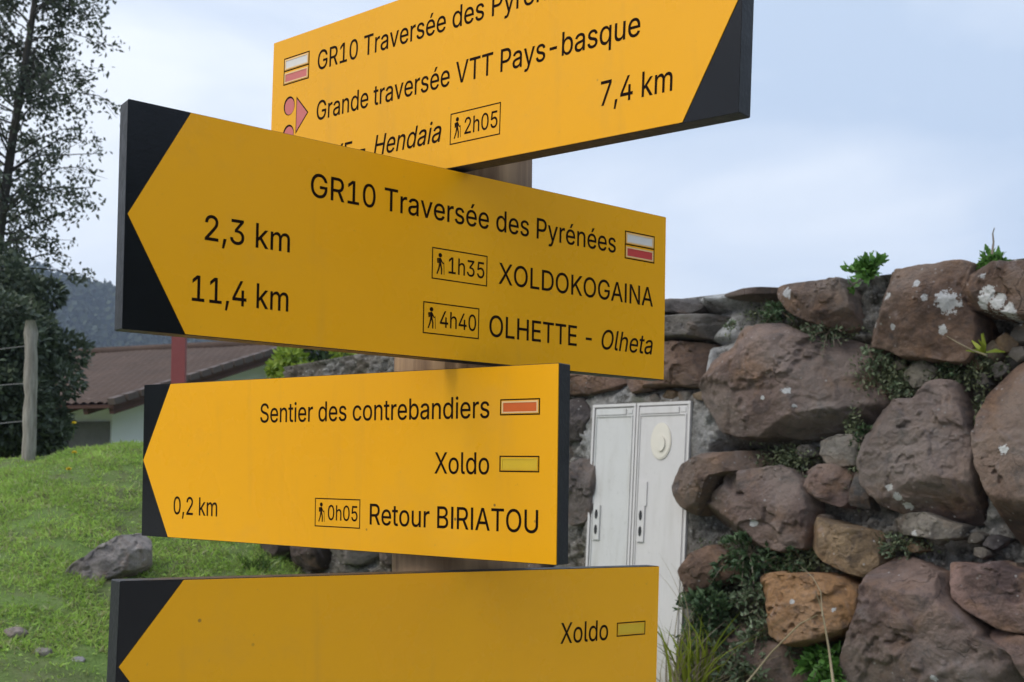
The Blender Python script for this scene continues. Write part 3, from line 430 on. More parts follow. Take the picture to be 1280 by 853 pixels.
def stone(poly, D, col, tilt, seed, parent, nth=150, nr=52, frame=wall_pt, lich=True, rim=.0):
    rg = np.random.default_rng(seed); poly = np.array(poly, float); cen = poly.mean(0)
    th = np.linspace(0, 2*np.pi, nth, endpoint=False); d = np.stack([np.cos(th), np.sin(th)], 1); Rr = np.zeros(nth)
    A = poly - cen; B = np.roll(A, -1, 0) - A
    for i in range(nth):
        den = d[i, 0]*B[:, 1] - d[i, 1]*B[:, 0]; den = np.where(np.abs(den) < 1e-12, 1e-12, den)
        t = (A[:, 0]*B[:, 1] - A[:, 1]*B[:, 0])/den; u = (A[:, 0]*d[i, 1] - A[:, 1]*d[i, 0])/den
        ok = (u >= -1e-6) & (u <= 1+1e-6) & (t > 0); Rr[i] = t[ok].max() if ok.any() else 0
    Rr[Rr == 0] = Rr[Rr > 0].mean()
    for _ in range(1): Rr = .25*np.roll(Rr, 1) + .5*Rr + .25*np.roll(Rr, -1)
    Rr = Rr*1.05; size = Rr.mean()
    Rr = Rr*(1 + .05*fbm(np.stack([np.cos(th)*3, np.sin(th)*3, np.full(nth, seed*1.7)], 1), seed, 6, .68))
    r = 1 - (1-np.linspace(0, 1, nr)[1:])**1.5
    RR, TT = np.meshgrid(r, np.arange(nth), indexing='ij'); X = RR*Rr[TT]*np.cos(th)[TT]; Y = RR*Rr[TT]*np.sin(th)[TT]
    X = np.append(0, X.ravel()); Y = np.append(0, Y.ravel()); Rn = np.append(0, RR.ravel())
    h = D + tilt[0]*X + tilt[1]*Y
    for k in range(9):
        a = rg.uniform(0, 2*np.pi); ax = np.array([math.cos(a), math.sin(a)]); dist = rg.uniform(.12, .85)*size; sl = rg.uniform(.22, .6) if dist < .45*size else rg.uniform(.5, 1.9)
        pl = D - sl*((X*ax[0]+Y*ax[1]) - dist); kk = .003
        h = .5*(h+pl-np.sqrt((h-pl)**2 + kk*kk))
    e = D*1.12*np.sqrt(np.clip(1-Rn**13, 0, 1)); h = .5*(h+e-np.sqrt((h-e)**2 + .012**2))
    Q = np.stack([X+cen[0], Y+cen[1], h*0+seed*3.1], 1); amp = min(1, size/.22)
    stri = np.stack([(X+cen[0])*3.2+(Y+cen[1])*1.4, (Y+cen[1])*9-(X+cen[0])*4, h*4+seed], 1)
    rgd = 1-np.abs(fbm(Q*4.2, seed+3, 4, .5))*3.2; h = h + amp*(.016*fbm(Q*2.8, seed, 3) - .012*np.clip(rgd, -.2, 1)**2 + .010*fbm(stri*1.1, seed+5, 5, .62) + .0065*fbm(Q*30, seed+9, 4, .7))
    step = np.clip((fbm(Q*3.6, seed+21, 5, .6)-.10)*22, 0, 1) + .45*np.clip((fbm(Q*6+9, seed+22, 5, .6)-.2)*26, 0, 1); h = h - amp*.020*step          # chipped ledges
    h = np.where(Rn > .995, -.16, h); h = h + rim
    X = X*(1+.0) + amp*.012*fbm(Q*9, seed+31, 3)*Rn; Y = Y + amp*.012*fbm(Q*9, seed+37, 3)*Rn
    V = np.stack([frame(X[i]+cen[0], Y[i]+cen[1], h[i]) for i in range(len(X))]) if frame is not wall_pt else WO + np.outer(X+cen[0], WA) + np.outer(Y+cen[1], WW) + np.outer(h, WN)
    idx = 1 + np.arange((nr-1)*nth).reshape(nr-1, nth)
    F = [[0, int(idx[0, i]), int(idx[0, (i+1) % nth])] for i in range(nth)]
    q = np.stack([idx[:-1], np.roll(idx[:-1], -1, 1), np.roll(idx[1:], -1, 1), idx[1:]], -1)[:, :, [0, 3, 2, 1]].reshape(-1, 4)
    o = obj('stone', V, F + q.tolist(), ROCK, parent); o.color = (*col, 1)
    if lich:
        la = np.zeros(len(X)); lw = np.zeros(len(X))
        for s, w, rs, rw, k in LP:
            f = np.clip(1.2-.7*np.hypot((X+cen[0]-s)/rs, (Y+cen[1]-w)/rw), 0, 1); lw = np.where(f > la, k, lw); la = np.maximum(la, f)
        for nme, arr in (('lichen', la), ('lichen_white', lw)):
            t = o.data.attributes.new(nme, 'FLOAT', 'POINT'); t.data.foreach_set('value', arr.astype(np.float32))
    return o
polys = []
for k, (pp, D, col, tilt) in enumerate(STONES):
    pw = [wall_hit(x, y, .07) for x, y in pp]; big = np.ptp([p[0] for p in pw]) > .25
    pw = [(s, min(w, float(wall_top(s))-.02)) for s, w in pw]
    polys.append(np.array(pw)); stone(pw, D, col, tilt, 11+k, wall, *((190, 74) if big else (90, 34)))
CAB = [wall_hit(744.4, 507.4, .03), wall_hit(866.4, 502.3, .03)]; cab0, cab1 = CAB[0][0], CAB[1][0]; cabt = (CAB[0][1]+CAB[1][1])/2
rg = random.Random(5)
def taken(s, w, rad):
    if cab0-rad < s < cab1+rad*.6 and w < cabt+.1: return True
    for p in polys:
        if p[:, 0].min()-rad*.75 < s < p[:, 0].max()+rad*.75 and p[:, 1].min()-rad*.75 < w < p[:, 1].max()+rad*.75: return True
    return False
cnt = len(STONES)
w = .66
for row in range(6):
    bh = rg.choice((.13, .17, .20)); w -= bh; s = S_L + rg.uniform(-.05, .12)
    while s < 2.35:
        a0 = rg.uniform(.11, .27); b0 = bh*rg.uniform(.85, 1.12); s += a0; ww = w + rg.uniform(-.05, .05) - (0 if s > -.2 else (-.2-s)*.048)
        if not taken(s, ww, min(a0, .15)) and cnt < 99:
            a1 = rg.uniform(0, .6); ex_ = rg.uniform(.45, .9)
            pw = [(s + a0*math.copysign(abs(math.cos(a))**ex_, math.cos(a))*rg.uniform(.82, 1.1), ww + b0*math.copysign(abs(math.sin(a))**ex_, math.sin(a))*rg.uniform(.82, 1.1)) for a in np.arange(a1, 6.28+a1-.3, .62)]
            stone(pw, rg.uniform(.06, .14), rg.choice([PUR, BRN, BRN, PNK, TAN, GRY, DRK] if s > -1.2 else [(.15, .135, .12), DRK, BRN, (.13, .11, .095)]), (rg.uniform(-.15, .15), rg.uniform(-.15, .15)), 200+cnt, wall, 80, 30); cnt += 1
        s += a0 + .01
    w -= bh

# mortar body: rough front, flat back, capped top
ss = np.concatenate([np.arange(S_L, -.6, .025), np.arange(-.6, 1.75, .008), np.arange(1.75, S_R, .03)]); tt = np.linspace(0, 1, 230)
SS, TT = np.meshgrid(ss, tt); WT = wall_top(SS); Wm = W_B + (WT-W_B)*TT
Q = np.stack([SS.ravel(), Wm.ravel(), np.zeros(SS.size)], 1)
h = -.075 + .055*fbm(Q*2.4, 2, 4) + .022*fbm(Q*9, 3, 4) + .016*np.abs(fbm(Q*22, 5, 4))
rough = np.clip(fbm(Q*1.9, 71, 2)*3+.4, 0, 1); h += rough*.026*np.clip(fbm(Q*38, 9, 4, .65), -.3, 1)
peb = np.clip(fbm(Q*2.2, 55, 2)*4+.8, 0, 1); h += peb*(.028*np.clip(1-worley(Q*30+.9*fbm(Q*30, 2, 3)[:, None], 4)*1.6, 0, 1) + .045*np.clip(1-worley(Q*13+1.1*fbm(Q*16, 3, 4, .65)[:, None], 8)*1.7, 0, 1))
GAPS = [(925,562,45,9,.12),(940,572,30,8,.1),(1050,430,45,8,.09),(1098,450,40,12,.10),(1085,500,30,26,.07),(1130,630,40,6,.07),(1010,690,60,8,.08),(890,630,14,24,.08),(1060,790,30,9,.09),(880,429,30,4,.09),(850,390,40,3,.08),(970,405,30,6,.07),
        (1062,560,16,20,.05),(1225,415,20,10,.05),(960,690,45,7,.08),(1215,640,12,18,.05)]
for px, py, rx, ry, d in GAPS:
    s, w = wall_hit(px, py, .05); rs = abs(wall_hit(px+rx, py, .05)[0]-s); rw = abs(wall_hit(px, py+ry, .05)[1]-w)
    h -= d*np.exp(-((Q[:, 0]-s)/rs)**2 - ((Q[:, 1]-w)/rw)**2)
pale = np.zeros(len(Q))
MOUND = [(905,420,20,35,.11),(886,470,9,40,.10),(890,372,26,9,.11),(885,540,18,60,.05),(1250,440,30,20,.05),(1235,600,16,60,.06),(1175,668,40,12,.06),(735,540,25,60,.05),(800,495,60,8,.03),(1165,500,30,12,.05)]
for px, py, rx, ry, d in MOUND:
    s, w = wall_hit(px, py, .05); rs = abs(wall_hit(px+rx, py, .05)[0]-s); rw = abs(wall_hit(px, py+ry, .05)[1]-w)
    h += d*np.exp(-((Q[:, 0]-s)/rs)**2 - ((Q[:, 1]-w)/rw)**2); pale = np.maximum(pale, np.exp(-.8*((Q[:, 0]-s)/rs)**2 - .8*((Q[:, 1]-w)/rw)**2)*min(1, d/.07))
ed = np.exp(-(np.maximum(0, np.maximum(np.maximum(cab0-Q[:, 0], Q[:, 0]-cab1), Q[:, 1]-cabt))/.07)**2); h = h*(1-ed) + ed*(.036 + .007*fbm(Q*25, 61, 4, .6))
cm = (Q[:, 0] > cab0+.004) & (Q[:, 0] < cab1-.004) & (Q[:, 1] < cabt-.004); h[cm] = np.minimum(h[cm], -.02)
h = h.reshape(SS.shape); topf = np.clip((1-TT)/.012, 0, 1); h = h*topf - (1-topf)*.03
V = WO + SS.ravel()[:, None]*WA + Wm.ravel()[:, None]*WW + h.ravel()[:, None]*WN
n0, n1_ = SS.shape; ii = np.arange(SS.size).reshape(SS.shape)
Fq = np.stack([ii[:-1, :-1].ravel(), ii[:-1, 1:].ravel(), ii[1:, 1:].ravel(), ii[1:, :-1].ravel()], 1)
top = V[ii[-1]]; rows = [ii[-1]]; base = len(V); extra = []
for k, (back, dz) in enumerate(((.14, .012), (.30, .02), (.48, .0), (.52, -.05))):
    e = top - WNH*back; e[:, 2] += dz + .012*fbm(np.stack([ss*4, ss*0+k*3, ss*0], 1), 40+k, 3); extra.append(e); rows.append(base + k*len(ss) + np.arange(len(ss)))
bot = top - WNH*.52; bot[:, 2] = W_B + EYE; extra.append(bot); rows.append(base + 4*len(ss) + np.arange(len(ss)))
V = np.concatenate([V] + extra); Fe = [np.stack([rows[i][:-1], rows[i][1:], rows[i+1][1:], rows[i+1][:-1]], 1) for i in range(5)]
faces = np.concatenate([Fq] + Fe).tolist()
for e in (0, -1): faces.append([int(q) for q in ii[:, e]] + [int(r[e]) for r in rows[1:]])
m = NT('mortar'); v = m.coord(); n1 = m.noise(v, 3, 7, .6); n2 = m.noise(v, 24, 8, .7); n3 = m.noise(v, 6, 6, .6, .5)
c = m.mix(m.ramp(n2, [(.36, 0), (.62, 1)]), (.055, .05, .042), (.31, .295, .27)); c = m.mix(m.ramp(n1, [(.46, 0), (.6, .7)]), c, (.13, .10, .07))
pa = m.n('ShaderNodeAttribute', attribute_name='pale'); c = m.mix(m.math('MULTIPLY', pa.outputs['Fac'], m.ramp(m.noise(v, 17, 7, .7), [(.3, .35), (.55, 1)])), c, (.38, .375, .365))
c = m.mix(m.ramp(n3, [(.55, 0), (.68, .6)]), c, (.07, .08, .045)); c = m.mix(m.ramp(m.voro(v, 32), [(.10, .75), (.24, 0)]), c, (.42, .40, .37)); c = m.mix(m.ramp(m.noise(v, 13, 7, .75), [(.34, .8), (.46, 0)]), c, (.045, .038, .028))
m.set(Base_Color=c, Roughness=.95, Specular_IOR_Level=.15); m.bump(m.math('ADD', n2, m.math('MULTIPLY', m.noise(v, 90, 5, .7), .5)), .9, .02)
mo = obj('mortar', V, faces, m.m, wall); t = mo.data.attributes.new('pale', 'FLOAT', 'POINT'); t.data.foreach_set('value', np.concatenate([pale, np.zeros(len(V)-len(pale))]).astype(np.float32))

def grime(name, col, amt):
    m = NT(name); v = m.coord(); vs = m.coord(scale=(1, 1, .12)); c = m.mix(m.noise(v, 5, 6), tuple(x*.92 for x in col), tuple(x*1.06 for x in col))
    c = m.mix(m.ramp(m.noise(vs, 22, 6, .65), [(.5, 0), (.75, .45*amt)]), c, (.30, .27, .22)); c = m.mix(m.ramp(m.noise(v, 48, 7, .75), [(.58, 0), (.72, .7*amt)]), c, (.25, .23, .20))
    sx_ = m.n('ShaderNodeSeparateXYZ'); m.l(v, sx_.inputs[0]); mud = m.ramp(m.math('ADD', sx_.outputs['Z'], m.math('MULTIPLY', m.noise(v, 9, 6, .7), .7)), [(.55, .6), (.95, 0)]); c = m.mix(mud, c, (.26, .22, .16))
    m.set(Base_Color=c, Roughness=.55, Specular_IOR_Level=.35); m.bump(m.noise(v, 90, 4), .12, .002); return m.m
# ------------------------------------------------------------------ meter cabinet set into the wall
def cabf(off): return lambda x, y, h: wall_pt(cab0+x, cabt+y, off+h)
cabw = cab1 - cab0; split = wall_hit(799, 504.6, .03)[0] - cab0; CH = 1.62
PL = grime('cabinet_plastic', (.55, .52, .495), .45); PD = grime('cabinet_old_plastic', (.53, .515, .49), .8)
CRM = paint('cream_plastic', (.62, .57, .48), .4, .03, 5); DK = paint('dark_recess', (.015, .015, .015), .7)
cab = empty('meter_cabinet', wall_pt((cab0+cab1)/2, cabt-CH, 0)); tag(cab, 'off white two door utility meter cabinet set in the stone wall', 'cabinet')
fr = cabf(.035); b = MB()
g = .012
b.rect(fr, 0, cabw, -CH, 0, -.2, 0)
for x0, x1 in ((0, split-.003), (split+.003, cabw)):
    for q in ((x0, x1, -g, .002), (x0, x0+g, -CH, -g-.0005), (x1-g, x1, -CH, -g-.0005)): b.rect(fr, q[0], q[1], q[2], q[3], -.01, .016)
b.build('frame', PL, cab)
for x0, x1, mat, dx in ((g+.004, split-g-.006, PD, 0), (split+g+.006, cabw-g-.004, PL, .004)):
    b = MB(); b.rect(fr, x0, x1, -CH+.02, -g-.006, -.01, .009+dx)
    yb = -g-.045; b.rect(fr, x0+.008, x1-.045, yb+.006, -g-.012, 0, .015+dx)              # hood strip with notch
    b.rect(fr, x1-.036, x1-.008, yb+.010, -g-.014, 0, .013+dx)
    for q in ((x0+.004, x1-.004, yb-.004, yb+.001), (x0+.004, x0+.010, -CH+.03, yb-.0045), (x1-.010, x1-.004, -CH+.03, yb-.0045)): b.rect(fr, q[0], q[1], q[2], q[3], 0, .014+dx)
    door = b.build('door', mat, cab)
    ly = wall_hit(744, 653, .03)[1] - cabt if mat is PD else wall_hit(800, 655, .03)[1] - cabt
    lx = x0 + .022
    b = MB(); b.rect(fr, lx-.004, lx+.036, ly-.085, ly+.085, .005, .018+dx)
    if mat is PL: b.rect(fr, lx-.004, lx+.044, ly+.086, ly+.20, .005, .016+dx)
    lt = b.build('latch', mat, door)
    for yy in (-.035, .04):
        b = MB(); b.prism([(lx+.016+.009*math.cos(a), ly+yy+.024*math.sin(a)) for a in np.linspace(0, 6.283, 15)[:-1]], fr, .012, .0195+dx)
        b.build('keyhole', DK, door)
    if mat is PL:
        ds, dw = wall_hit(829.5, 552, .03); dx0, dy0 = ds-cab0, dw-cabt; b = MB()
        for rad, h0, h1, ox, oy in ((.087, .005, .018, 0, 0), (.080, .017, .020, 0, 0), (.036, .019, .028, .004, -.012)):
            b.prism([(dx0+ox+rad*.66*math.cos(a), dy0+oy+rad*math.sin(a)) for a in np.linspace(0, 6.283, 49)[:-1]], fr, h0, h1)
        b.build('round_cover', CRM, door)

# ------------------------------------------------------------------ signpost
PX, PY, PR = -.0588, 1.2911, .079
m = NT('post_wood'); v = m.coord(scale=(1, 1, .06)); n1 = m.noise(v, 38, 7, .65, .4); n2 = m.noise(m.coord(scale=(1, 1, .25)), 6, 5); vc = m.coord(scale=(1, 1, .035))
c = m.mix(m.ramp(n1, [(.3, 0), (.7, 1)]), (.16, .085, .042), (.52, .33, .175)); c = m.mix(m.ramp(n2, [(.4, 0), (.7, .5)]), c, (.17, .13, .105))
crk = m.ramp(m.noise(vc, 30, 3, .5, 1.2), [(.28, 1), (.34, 0)]); c = m.mix(crk, c, (.03, .02, .015))
m.set(Base_Color=c, Roughness=.75, Specular_IOR_Level=.25); m.bump(m.math('SUBTRACT', n1, crk), .5, .004)
th = np.linspace(0, 2*np.pi, 65)[:-1]; zz = np.concatenate([np.linspace(-.05, 2.085, 60), [2.095, 2.1]]); rr = np.concatenate([np.full(60, PR), [PR*.97, PR*.93]])
V = []
for z, r in zip(zz, rr):
    w = r*(1+.012*fbm(np.stack([np.cos(th)*2, np.sin(th)*2, np.full(64, z*.8)], 1), 3, 3)); V += [(PX+w[i]*math.cos(th[i]), PY+w[i]*math.sin(th[i]), z) for i in range(64)]
F = [[j*64+i, j*64+(i+1) % 64, (j+1)*64+(i+1) % 64, (j+1)*64+i] for j in range(len(zz)-1) for i in range(64)] + [list(range((len(zz)-1)*64, len(zz)*64))]
tag(obj('wooden_post', V, F, m.m, loc=(PX, PY, 0)), 'round brown timber post carrying the four yellow direction signs', 'post')

m = NT('sign_yellow'); v = m.coord(); f = m.noise(v, 3, 4); c = m.mix(f, (.75, .342, .005), (.80, .368, .006))
c = m.mix(m.ramp(m.noise(v, 140, 3), [(.70, 0), (.80, .35)]), c, (.42, .25, .06)); c = m.mix(m.ramp(m.noise(m.coord(scale=(1, 1, .10)), 26, 6, .6), [(.58, 0), (.85, .22)]), c, (.36, .22, .06)); c = m.mix(m.math('MULTIPLY', m.ramp(m.voro(v, 34), [(.045, .8), (.07, 0)]), m.ramp(m.noise(v, 7, 3), [(.56, 0), (.62, 1)])), c, (.10, .06, .03)); c = m.mix(m.ramp(m.noise(v, 9, 6, .7), [(.55, 0), (.8, .14)]), c, (.40, .27, .10))
m.set(Base_Color=c, Roughness=m.ramp(m.noise(v, 12, 5), [(.3, .25), (.7, .33)]), Specular_IOR_Level=.22); m.bump(m.noise(v, 260, 2), .06, .001); YEL = m.m
m = NT('sign_core'); v = m.coord(); m.set(Base_Color=m.mix(m.noise(v, 30, 4), (.002, .002, .0025), (.004, .004, .005)), Roughness=.18, Specular_IOR_Level=.32); m.bump(m.noise(v, 300, 2), .05, .001); CORE = m.m; INK = paint('engraved_letters', (.010, .004, .0025), .85, .1, 40, .08)
WHT = paint('waymark_white', (.62, .58, .52), .45, .1, 60); RED = paint('waymark_red', (.50, .035, .025), .45, .12, 60); ORA = paint('waymark_orange', (.56, .10, .008), .4, .1, 60)
YLW = paint('waymark_yellow', (.62, .39, .008), .35, .1, 60); PALE = paint('waymark_rim', (.72, .47, .20), .5, .08, 60); PINK = paint('waymark_pink_red', (.52, .12, .10), .45, .1, 60)
EDGE = paint('board_edge', (.020, .020, .022), .5, .3, 30, .3, .3)
def build_glyphs(text, shear):
    gl, x = [], 0
    for ch in text:
        adv, spl = GLYPHS[ch]; one = []
        for s in spl:
            q = np.array(list(map(int, s.split())), float).reshape(-1, 3, 2); q[:, :, 0] += x; q[:, :, 0] += shear*q[:, :, 1]; one.append(q)
        if one: gl.append(one)
        x += adv
    return gl, x
def lettering(runs, x0, x1, y, cap, fr, mb):
    """runs: [(text, italic)], fitted between x0 and x1 in millimetres on the board"""
    groups, x = [], 0
    for t, it in runs:
        gl, w = build_glyphs(t, .2 if it else 0)
        for one in gl:
            for a in one: a[:, :, 0] += x
        groups += gl; x += w
    sp = [a for g_ in groups for a in g_]
    lo = min(a[:, 1, 0].min() for a in sp); hi = max(a[:, 1, 0].max() for a in sp); k = (x1-x0)/(hi-lo); ky = cap/509.0
    f = lambda c: (x0+(c[0]-lo)*k, y+c[1]*ky)
    def fatten(c, e=4.5):                    # the engraver's line is a little wider than the drawn one
        c = c[np.hypot(*(c-np.roll(c, 1, 0)).T) > .5]; d = np.roll(c, -1, 0)-c; nr = np.stack([-d[:, 1], d[:, 0]], 1)/np.hypot(d[:, 0], d[:, 1])[:, None]
        b_ = nr+np.roll(nr, 1, 0); return c + e*b_/np.maximum(.45, (b_*b_).sum(1)/2)[:, None]
    def flat(a):                             # outline of one contour as points
        pts, n = [], len(a)
        for i in range(n):
            p0, h0, h1, p1 = a[i, 1], a[i, 2], a[(i+1) % n, 0], a[(i+1) % n, 1]
            st = abs(np.cross(h0-p0, p1-p0)) + abs(np.cross(h1-p0, p1-p0)) < 400
            for t in ((0,) if st else (0, .2, .4, .6, .8)): pts.append((1-t)**3*p0 + 3*t*(1-t)**2*h0 + 3*t*t*(1-t)*h1 + t**3*p1)
        return np.array(pts)
    for n_, grp in enumerate(groups):        # triangulate each letter and keep what its outlines wind round
        cs = [np.array([f(q) for q in fatten(flat(a))]) for a in grp]; pts, eds = [], []
        for c in cs:
            b_ = len(pts); pts += [Vector(p) for p in c]; eds += [(b_+i, b_+(i+1) % len(c)) for i in range(len(c))]
        vo, _, tris = delaunay_2d_cdt(pts, eds, [], 0, 1e-5)[:3]
        def wind(p):
            w = 0
            for c in cs:
                x1, y1 = c[:, 0], c[:, 1]; x2, y2 = np.roll(x1, -1), np.roll(y1, -1); xi = (x2-x1)*(p[1]-y1)/(y2-y1+1e-15)+x1
                w += int(((y1 <= p[1]) & (y2 > p[1]) & (xi > p[0])).sum()) - int(((y1 > p[1]) & (y2 <= p[1]) & (xi > p[0])).sum())
            return w
        keep = [list(t) for t in tris if wind(sum((vo[q] for q in t), Vector((0, 0)))/3) != 0]
        keep = [t if (vo[t[1]]-vo[t[0]]).cross(vo[t[2]]-vo[t[0]]) > 0 else t[::-1] for t in keep]
        mb.add([fr(q.x, q.y, .15) for q in vo], keep)
def outline(mb, fr, x0, x1, y0, y1, w=1.3, h=.16):
    for q in ((x0, x1, y1-w, y1), (x0, x1, y0, y0+w), (x0, x0+w, y0+w, y1-w), (x1-w, x1, y0+w, y1-w)): mb.rect(fr, *q, -.3, h)
HIKER = [[(3.5,16.6),(6.3,17.2),(7.0,10.6),(4.2,10.2)], [(1.7,16.2),(3.3,16.8),(3.8,11.6),(2.0,11.2)], [(5.0,11.2),(6.9,11),(8.3,5.8),(8.0,.2),(6.6,.2),(6.6,5.6)], [(4.2,11.2),(5.9,10.6),(4.8,5.5),(2.5,.1),(1.1,.5),(3.1,5.8)],
         [(6.0,16.8),(7.0,16),(8.7,12.8),(10,12),(9.6,11),(8,11.6),(6.1,14.2)], [(9.7,13),(10.3,13),(10.9,.3),(10.3,.3)]]
def time_box(fr, x, y, text, mb):
    outline(mb, fr, x, x+71, y, y+33, 1.2)
    ox, oy, k = x+4.6, y+5.5, 1.02
    for i, pl in enumerate(HIKER): mb.add([fr(ox+a*k, oy+b*k, .16+.004*i) for a, b in pl], [list(range(len(pl)))])
    mb.add([fr(ox+(5.5+2.2*math.cos(a))*k, oy+(19.7+2.3*math.sin(a))*k, .17) for a in np.linspace(0, 6.283, 19)[:-1]], [list(range(18))])
    lettering([(text, False)], x+21, x+67, y+8.2, 17.0, fr, mb)
def waymark(root, fr, x, y, bands):
    """small engraved blaze: black outline, pale bevel, coloured bar let into it"""
    wm = None; h = 16.6; n = len(bands); o = MB()
    for i in range(n): outline(o, fr, x, x+49, y+i*h, y+(i+1)*h-(0 if i == n-1 else -1.2), 1.3)
    wm = o.build('waymark', INK, root)
    for i, mat in enumerate(bands):
        y0, y1 = y+i*h, y+(i+1)*h; r = MB()
        for q in ((x+2.2, x+46.8, y1-3.9, y1-2.2), (x+2.2, x+46.8, y0+2.2, y0+3.6), (x+2.2, x+3.9, y0+3.6, y1-3.9), (x+45.1, x+46.8, y0+3.6, y1-3.9)): r.rect(fr, *q, -.3, .55)
        r.build('rim', PALE if mat not in (YLW,) else YLW, wm)
        MB().rect(fr, x+3.9, x+45.1, y0+3.6, y1-3.9, -.3, .10).build('bar', mat, wm)
def sign(C, yaw, tilt, Ln, H, point, name, label, lines, boxes, marks, extra=None):
    C = np.array(C) + EYEV; dr = np.array([math.cos(yaw), math.sin(yaw), 0]); nn = np.array([-math.sin(yaw), math.cos(yaw), 0]); zz = np.array([0, 0, 1.0])
    ex = dr*math.cos(tilt) + zz*math.sin(tilt); ez = -dr*math.sin(tilt) + zz*math.cos(tilt)
    fr = lambda x, y, h: C + (ex*x + ez*y - nn*h)/1000
    root = empty(name, C + nn*.0105 - ez*H/2000); tag(root, label, 'sign', 'yellow direction signs on the timber post')
    hl, hh, T = Ln/2, H/2, 20.9; i = .7; inn = hl-56; q = .9
    c = MB().prism([(-hl+q, -hh), (hl-q, -hh), (hl, -hh+q), (hl, hh-q), (hl-q, hh), (-hl+q, hh), (-hl, hh-q), (-hl, -hh+q)], fr, -T, -1.3); c.build('board', EDGE, root)
    sg = 1 if point > 0 else -1; a_, b_ = sorted((sg*(inn-3), sg*(hl-.3))); MB().rect(fr, a_, b_, -hh+.3, hh-.3, -1.32, -.9).build('black_tip', CORE, root)
    if point < 0: pl = [(-inn, -hh+i), (hl-i, -hh+i), (hl-i, hh-i), (-inn, hh-i), (-hl+2.2, 0)]
    else: pl = [(-hl+i, -hh+i), (inn, -hh+i), (hl-2.2, 0), (inn, hh-i), (-hl+i, hh-i)]
    MB().prism(pl, fr, -1.29, 0).build('yellow_face', YEL, root)
    for runs, x0, x1, y, cap in lines:
        t = MB(); lettering(runs, x0, x1, y, cap, fr, t); t.build('lettering', INK, root)
    for x, y, tx in boxes:
        tb = MB(); time_box(fr, x, y, tx, tb); tb.build('walking_time_box', INK, root)
    for x, y, bands in marks: waymark(root, fr, x, y, bands)
    if extra: extra(root, fr)
    return root
def bike_mark(root, fr):
    o = MB(); f = MB()
    tri = np.array([(-278.5, 24.5), (-278.5, -21), (-255, 1.5)]); cen = tri.mean(0)
    f.add([fr(x, y, .14) for x, y in cen+(tri-cen)*.86], [[0, 1, 2]]); o.add([fr(x, y, .08) for x, y in tri], [[0, 1, 2]])
    for cy_ in (15.5, -19):
        an = np.linspace(0, 6.283, 33)[:-1]
        o.add([fr(-292.5+10.6*math.cos(a), cy_+11.6*math.sin(a), .08) for a in an], [list(range(32))]); f.add([fr(-291.6+9.2*math.cos(a), cy_-.9+9.9*math.sin(a), .14) for a in an], [list(range(32))])
    w = o.build('cycle_waymark', INK, root); f.build('fill', PINK, w)
GR = [('GR10 Traversée des Pyrénées', False)]
sign((-.0551, 1.1546, .4185), -.7132, -.0303, 655.8, 200, 1, 'direction_sign', 'topmost yellow sign reading Grande traversée VTT Pays-basque and 7,4 km',
     [(GR, -240, 158, 48.5, 22.7), ([('Grande traversée VTT Pays-basque', False)], -239, 223.5, -11.5, 22.7), ([('HENDAYE - ', False), ('Hendaia', True)], -303, -29.4, -69, 22.7), ([('7,4 km', False)], 181, 260.3, -69, 22.9)],
     [(-16, -75.2, '2h05')], [(-305.2, 42.3, (PINK, WHT))], bike_mark)
sign((-.0749, 1.1518, .2158), .6533, -.0100, 655.8, 200, -1, 'direction_sign', 'yellow sign reading XOLDOKOGAINA and OLHETTE with 2,3 km and 11,4 km',
     [(GR, -152.2, 244.6, 44.4, 22.7), ([('2,3 km', False)], -256.4, -173, -12.6, 22.7), ([('11,4 km', False)], -267, -173.2, -68.8, 22.9), ([('XOLDOKOGAINA', False)], 74.3, 306.7, -12.4, 22.6), ([('OLHETTE - ', False), ('Olheta', True)], 62.8, 307.3, -70.5, 22.8)],
     [(-12.4, -17.6, '1h35'), (-22, -75.1, '4h40')], [(259.2, 40, (RED, WHT))])
sign((-.2226, 1.2832, .0086), -.6150, -.0036, 655.8, 200, -1, 'direction_sign', 'bright yellow sign reading Sentier des contrebandiers and Retour BIRIATOU',
     [([('Sentier des contrebandiers', False)], -100.6, 243.3, 46.8, 22.6), ([('Xoldo', False)], 171.9, 243.9, -11.3, 22.4), ([('Retour BIRIATOU', False)], 79.9, 305.4, -69.2, 22.9), ([('0,2 km', False)], -261.1, -176.6, -69.2, 22.5)],
     [(-5.9, -74.8, '0h05')], [(257.1, 49, (ORA,)), (257.1, -8.7, (YLW,))])
sign((-.0740, 1.1461, -.1769), .7017, -.0290, 667.3, 143.8, -1, 'direction_sign', 'lowest yellow sign, reading only Xoldo beside a small yellow blaze',
     [([('Xoldo', False)], 171.7, 247.2, -12.6, 23.2)], [], [(261.8, -10.2, (YLW,))])

# ------------------------------------------------------------------ farmhouse
TILE = NT('roof_tiles'); v = TILE.coord(); n1 = TILE.noise(v, .9, 7, .65); n2 = TILE.noise(v, 7, 5, .7)
c = TILE.mix(n1, (.040, .027, .020), (.105, .066, .048)); c = TILE.mix(TILE.ramp(n2, [(.6, 0), (.75, .6)]), c, (.20, .15, .12)); c = TILE.mix(TILE.ramp(n2, [(.25, .6), (.42, 0)]), c, (.045, .035, .03))
TILE.set(Base_Color=c, Roughness=.9, Specular_IOR_Level=.2)
A = np.array([-7.93, 22, 1.27+EYE]); d1 = np.array([-.906, .4226, 0]); d2 = np.array([.4226, .906, 0]); half, rise, ln = 6.16, 1.83, 15.0
up = np.array([0, 0, 1.0]); sl = (d2*half + up*rise)/math.hypot(half, rise); sln = math.hypot(half, rise); rn = np.cross(d1, sl); rn = rn if rn[2] > 0 else -rn
